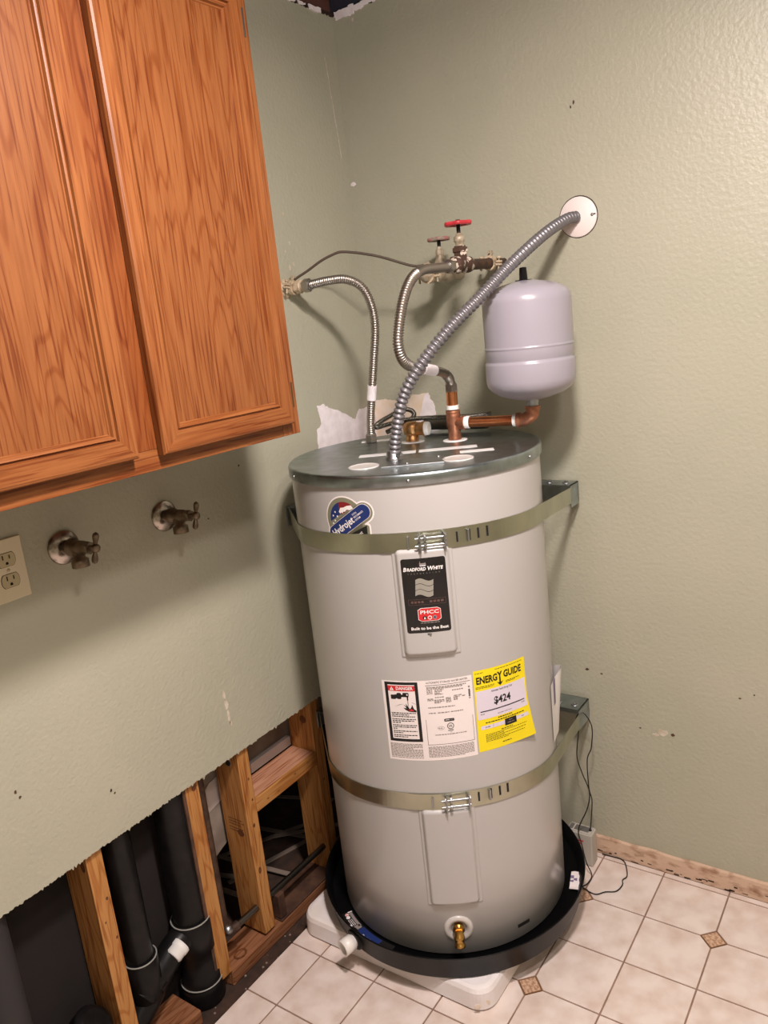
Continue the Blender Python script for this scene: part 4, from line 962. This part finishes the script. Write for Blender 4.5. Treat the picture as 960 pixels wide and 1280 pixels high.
ground_clamp('tan ground clamp on the rusty pipe beside the wall', (.45, -.075, 1.655), (0, 1, 0), .0127, (.1, 0, 1))
ground_clamp('ground clamp under the pale valve, screws hanging below the hose', (.325, -.165, 1.642), (0, 1, 0), .0147, (0, 0, 1))
t = thing('supply_stub', 'paint-smeared hot water stub on the left wall beside the cabinet', 'pipe', (0, -.325, 1.649))
MB().tube([(0, -.325, 1.649), (.062, -.325, 1.6495)], .0125, 'clamp_paint', 18).build('pipe', t)
MB().rev([(0, .024), (.002, .024), (.006, .018), (.009, .013)], (0, -.325, 1.649), (1, 0, 0), 'clamp_paint', 24).build('collar', t)
m = MB().rev([(.036, .0165), (.052, .0165), (.054, .014)], (0, -.325, 1.649), (1, 0, 0), 'clamp_paint', 6, False); m.build('union', t)
ground_clamp('pale ground clamp on the left wall stub beside the cabinet', (.024, -.325, 1.649), (1, 0, 0), .0127, (0, .2, 1))
P, _ = spline([(.030, -.322, 1.668), (.037, -.32, 1.672), (.062, -.305, 1.686), (.092, -.29, 1.704), (.120, -.275, 1.716), (.147, -.26, 1.720), (.214, -.22, 1.702), (.29, -.18, 1.669), (.322, -.165, 1.667)], .008)
tag(MB().tube(P, .0032, 'wire_brown', 8).build('ground_wire'), 'dark braided ground wire arching between the left stub and the valves', 'wire')

# ================================================================== LEFT WALL FITTINGS
def faucet(y, z, label):
    t = thing('wall_faucet', label, 'faucet', (0, y, z), 'wall faucets under the cabinet')
    MB().rev([(0, .0335), (.003, .034), (.006, .031), (.010, .020), (.012, .013), (.013, .0)], (0, y, z), (1, 0, 0), 'escutcheon', 36).build('escutcheon', t, 'worn chrome wall flange')
    m = MB().rev([(.010, .014), (.022, .0135), (.026, .0175), (.032, .0175), (.034, .0135), (.066, .0135), (.070, .0115), (.078, .0115)], (0, y, z), (1, 0, .06), 'faucet_bronze', 20)
    m.rev([(0, .011), (.016, .0115), (.019, .0165), (.034, .0165), (.036, .012), (.030, .0105)], (.050, y-.002, z), (.15, -.1, -1), 'faucet_bronze', 20)
    m.hexnut((.076, y, z+.0046), (1, 0, .06), .012, .0125, 'faucet_bronze'); m.build('body', t)
    c = Vector((.103, y, z+.0062)); m = MB().tube([(.086, y, z+.005), (.104, y, z+.0062)], .0055, 'faucet_bronze', 10)
    d = Vector((0, .26, 1)).normalized()
    for s_ in (1, -1): m.rev([(.003, .0042), (.009, .0038), (.016, .0055), (.022, .0062), (.027, .005), (.030, 0)], c, d*s_, 'faucet_bronze', 12)
    m.rev([(-.003, .008), (.005, .008), (.007, .004), (.0075, 0)], c, (1, 0, 0), 'faucet_bronze', 14); m.build('handle', t)
faucet(-1.071, 1.187, 'old bronze wall faucet nearer the electrical outlet, with a two-lobed handle')
faucet(-.823, 1.184, 'old bronze wall faucet nearer the water heater, with a two-lobed handle')
t = thing('electrical_outlet', 'ivory duplex electrical outlet on the left wall at the frame edge', 'outlet', (0, -1.189, 1.179))
MB().box(0, .0055, -1.224, -1.154, 1.1215, 1.2365, 'ivory', .0018).build('wall_plate', t)
for dz in (.0195, -.0195):
    z = 1.179+dz; m = MB(); P = []
    for k in range(40):
        a = 2*PI*k/40; P.append((max(-.0168, min(.0168, .0172*cos(a))), max(-.0122, min(.0122, .0172*sin(a)))))
    m.prism(P, (.0055, -1.189, z), (0, 1, 0), (0, 0, 1), (.0012, 0, 0), 'ivory_dark')
    m.prism([(a*1.06, b*1.06) for a, b in P], (.0055, -1.189, z), (0, 1, 0), (0, 0, 1), (.0003, 0, 0), 'slot')
    for dy, h in ((-.0063, .0042), (.0063, .0036)): m.box(.0066, .0069, -1.189+dy-.0011, -1.189+dy+.0011, z+.001, z+.001+2*h, 'slot')
    m.rev([(0, .0026), (.0003, .0026)], (.0066, -1.189, z-.0062), (1, 0, 0), 'slot', 12, False); m.box(.0066, .0069, -1.1916, -1.1864, z-.0088, z-.0062, 'slot'); m.build('receptacle', t)
MB().rev([(0, .0032), (.001, .003), (.0014, 0)], (.0055, -1.189, 1.179), (1, 0, 0), 'ivory_dark', 12).build('screw', t)

# ------------------------------------------------------------------ upper cabinet
CB = thing('wall_cabinet', 'oak upper wall cabinet with two framed doors hanging on the left wall', 'cabinet', (.16, -1.09, 1.345))
CT = 2.165; CL = -1.475
MB().box(.0005, .301, CL, -.7075, 1.355, CT, 'oak_side', .001).build('body', CB)
ff = [((.301, .320), (-.757, -.707), (1.345, CT), 'oak_upright', 'frame_stile'), ((.301, .320), (-1.122, -1.058), (1.38, CT), 'oak_frame', 'frame_stile'), ((.301, .320), (CL, CL+.05), (1.345, CT), 'oak_upright', 'frame_stile'),
      ((.301, .3195), (CL+.05, -.757), (1.345, 1.38), 'oak_cross', 'frame_rail'), ((.301, .3195), (CL+.05, -.757), (CT-.035, CT), 'oak_cross', 'frame_rail')]
for (x, y, z, mm, nm) in ff: MB().box(*x, *y, *z, mm, .0008).build(nm, CB)
def door(y0, y1, z0, z1, label, hinge_y=None):
    bd = MB().box(.322, .325, y0+.03, y1-.03, z0+.03, z1-.03, 'oak_side').build('door', CB, label)
    w = .047
    def member(pts, mm, nm):      # moulded frame member between mitred ends, outer edge first
        m = MB(); prof = [(0, .3215), (0, .334), (.002, .3385), (.006, .340), (.033, .340), (.0345, .3352), (.0370, .3352), (.0385, .3385), (.0410, .3378), (.0430, .3330), (.0455, .3330), (w, .3308)]
        a, b, inn = pts; a = Vector(a); b = Vector(b); inn = Vector(inn); al = (b-a).normalized(); V = []
        for t_, x in prof:
            V += [(x, *(a+inn*t_+al*t_)), (x, *(b+inn*t_-al*t_))]
        m.add(V, [[2*i, 2*i+1, 2*i+3, 2*i+2] for i in range(len(prof)-1)], mm); return m.build(nm, bd)
    member(((y0, z0), (y0, z1), (1, 0)), 'oak_upright', 'stile'); member(((y1, z0), (y1, z1), (-1, 0)), 'oak_upright', 'stile')
    member(((y0, z0), (y1, z0), (0, 1)), 'oak_cross', 'rail'); member(((y0, z1), (y1, z1), (0, -1)), 'oak_cross', 'rail')
    MB().box(.325, .3312, y0+w-.004, y1-w+.004, z0+w-.004, z1-w+.004, 'oak_panel').build('panel', bd)
    if hinge_y:
        for z in (2.086, 1.423):
            hm = 'zinc' if z > 2 else 'hinge'; m = MB().tube([(.3255, hinge_y+.005, z-.024), (.3255, hinge_y+.005, z+.024)], .0050, hm, 10); m.box(.3200, .3215, hinge_y+.002, hinge_y+.022, z-.024, z+.024, hm, .0005)
            m.box(.3223, .3235, hinge_y-.002, hinge_y+.004, z-.024, z+.024, 'hinge'); m.build('hinge', bd)
door(-1.0665, -.7375, 1.3690, 2.134, 'right cabinet door', -.7375)
door(-1.450, -1.1165, 1.3735, 2.134, 'left cabinet door')

# ------------------------------------------------------------------ leak alarm
t = thing('leak_alarm', 'grey battery leak alarm box on the floor by the baseboard behind the pan', 'alarm', (.605, -.058, 0))
m = MB().box(.566, .6405, -.0805, -.0415, .0005, .1, 'alarm_grey', .003); m.build('case', t)
m = MB().box(.570, .6365, -.0775, -.0445, .0995, .1030, 'alarm_grey', .0012); m.box(.586, .628, -.0725, -.0495, .1020, .1034, 'alarm_dark', .0004); m.box(.571, .582, -.0735, -.0485, .1020, .1034, 'alarm_dark', .0004)
m.rev([(0, .0045), (.002, .0045), (.0022, 0)], (.630, -.061, .1030), (0, 0, 1), 'slot', 12); m.build('top', t)
pr = Print(lambda u, v, d: (.604+u, -.0805-d, .07+v)); pr.rect(-.012, .012, .004, .009, 'red_ink', 0); pr.rect(-.012, .006, -.004, .001, 'red_ink', 0); pr.build('red_print', t)
t = thing('alarm_wire', 'thin black alarm wire hanging from the lower strap bracket to the floor', 'wire', (.62, -.07, .474))
P1, _ = spline([(.617, -.062, .469), (.622, -.066, .474), (.612, -.07, .458), (.609, -.07, .445), (.614, -.07, .411), (.606, -.07, .336), (.619, -.07, .285), (.637, -.07, .233), (.63, -.075, .181), (.606, -.086, .116), (.619, -.1, .082), (.634, -.11, .035), (.652, -.12, .008), (.651, -.154, .004), (.643, -.168, .003), (.659, -.177, .003), (.685, -.18, .003), (.704, -.16, .003), (.728, -.145, .003), (.735, -.114, .003), (.729, -.095, .003), (.735, -.075, .003), (.716, -.03, .003), (.699, -.0155, .003), (.672, -.016, .003), (.645, -.018, .003)], .006)
MB().tube(P1, .0016, 'wire_black', 6).build('wire', t)
P2, _ = spline([(.617, -.06, .469), (.635, -.06, .458), (.649, -.06, .425), (.644, -.06, .364), (.631, -.06, .324), (.632, -.06, .238), (.639, -.06, .202), (.634, -.06, .138), (.630, -.061, .105)], .006)
MB().tube(P2, .0016, 'wire_black', 6).build('wire', t)
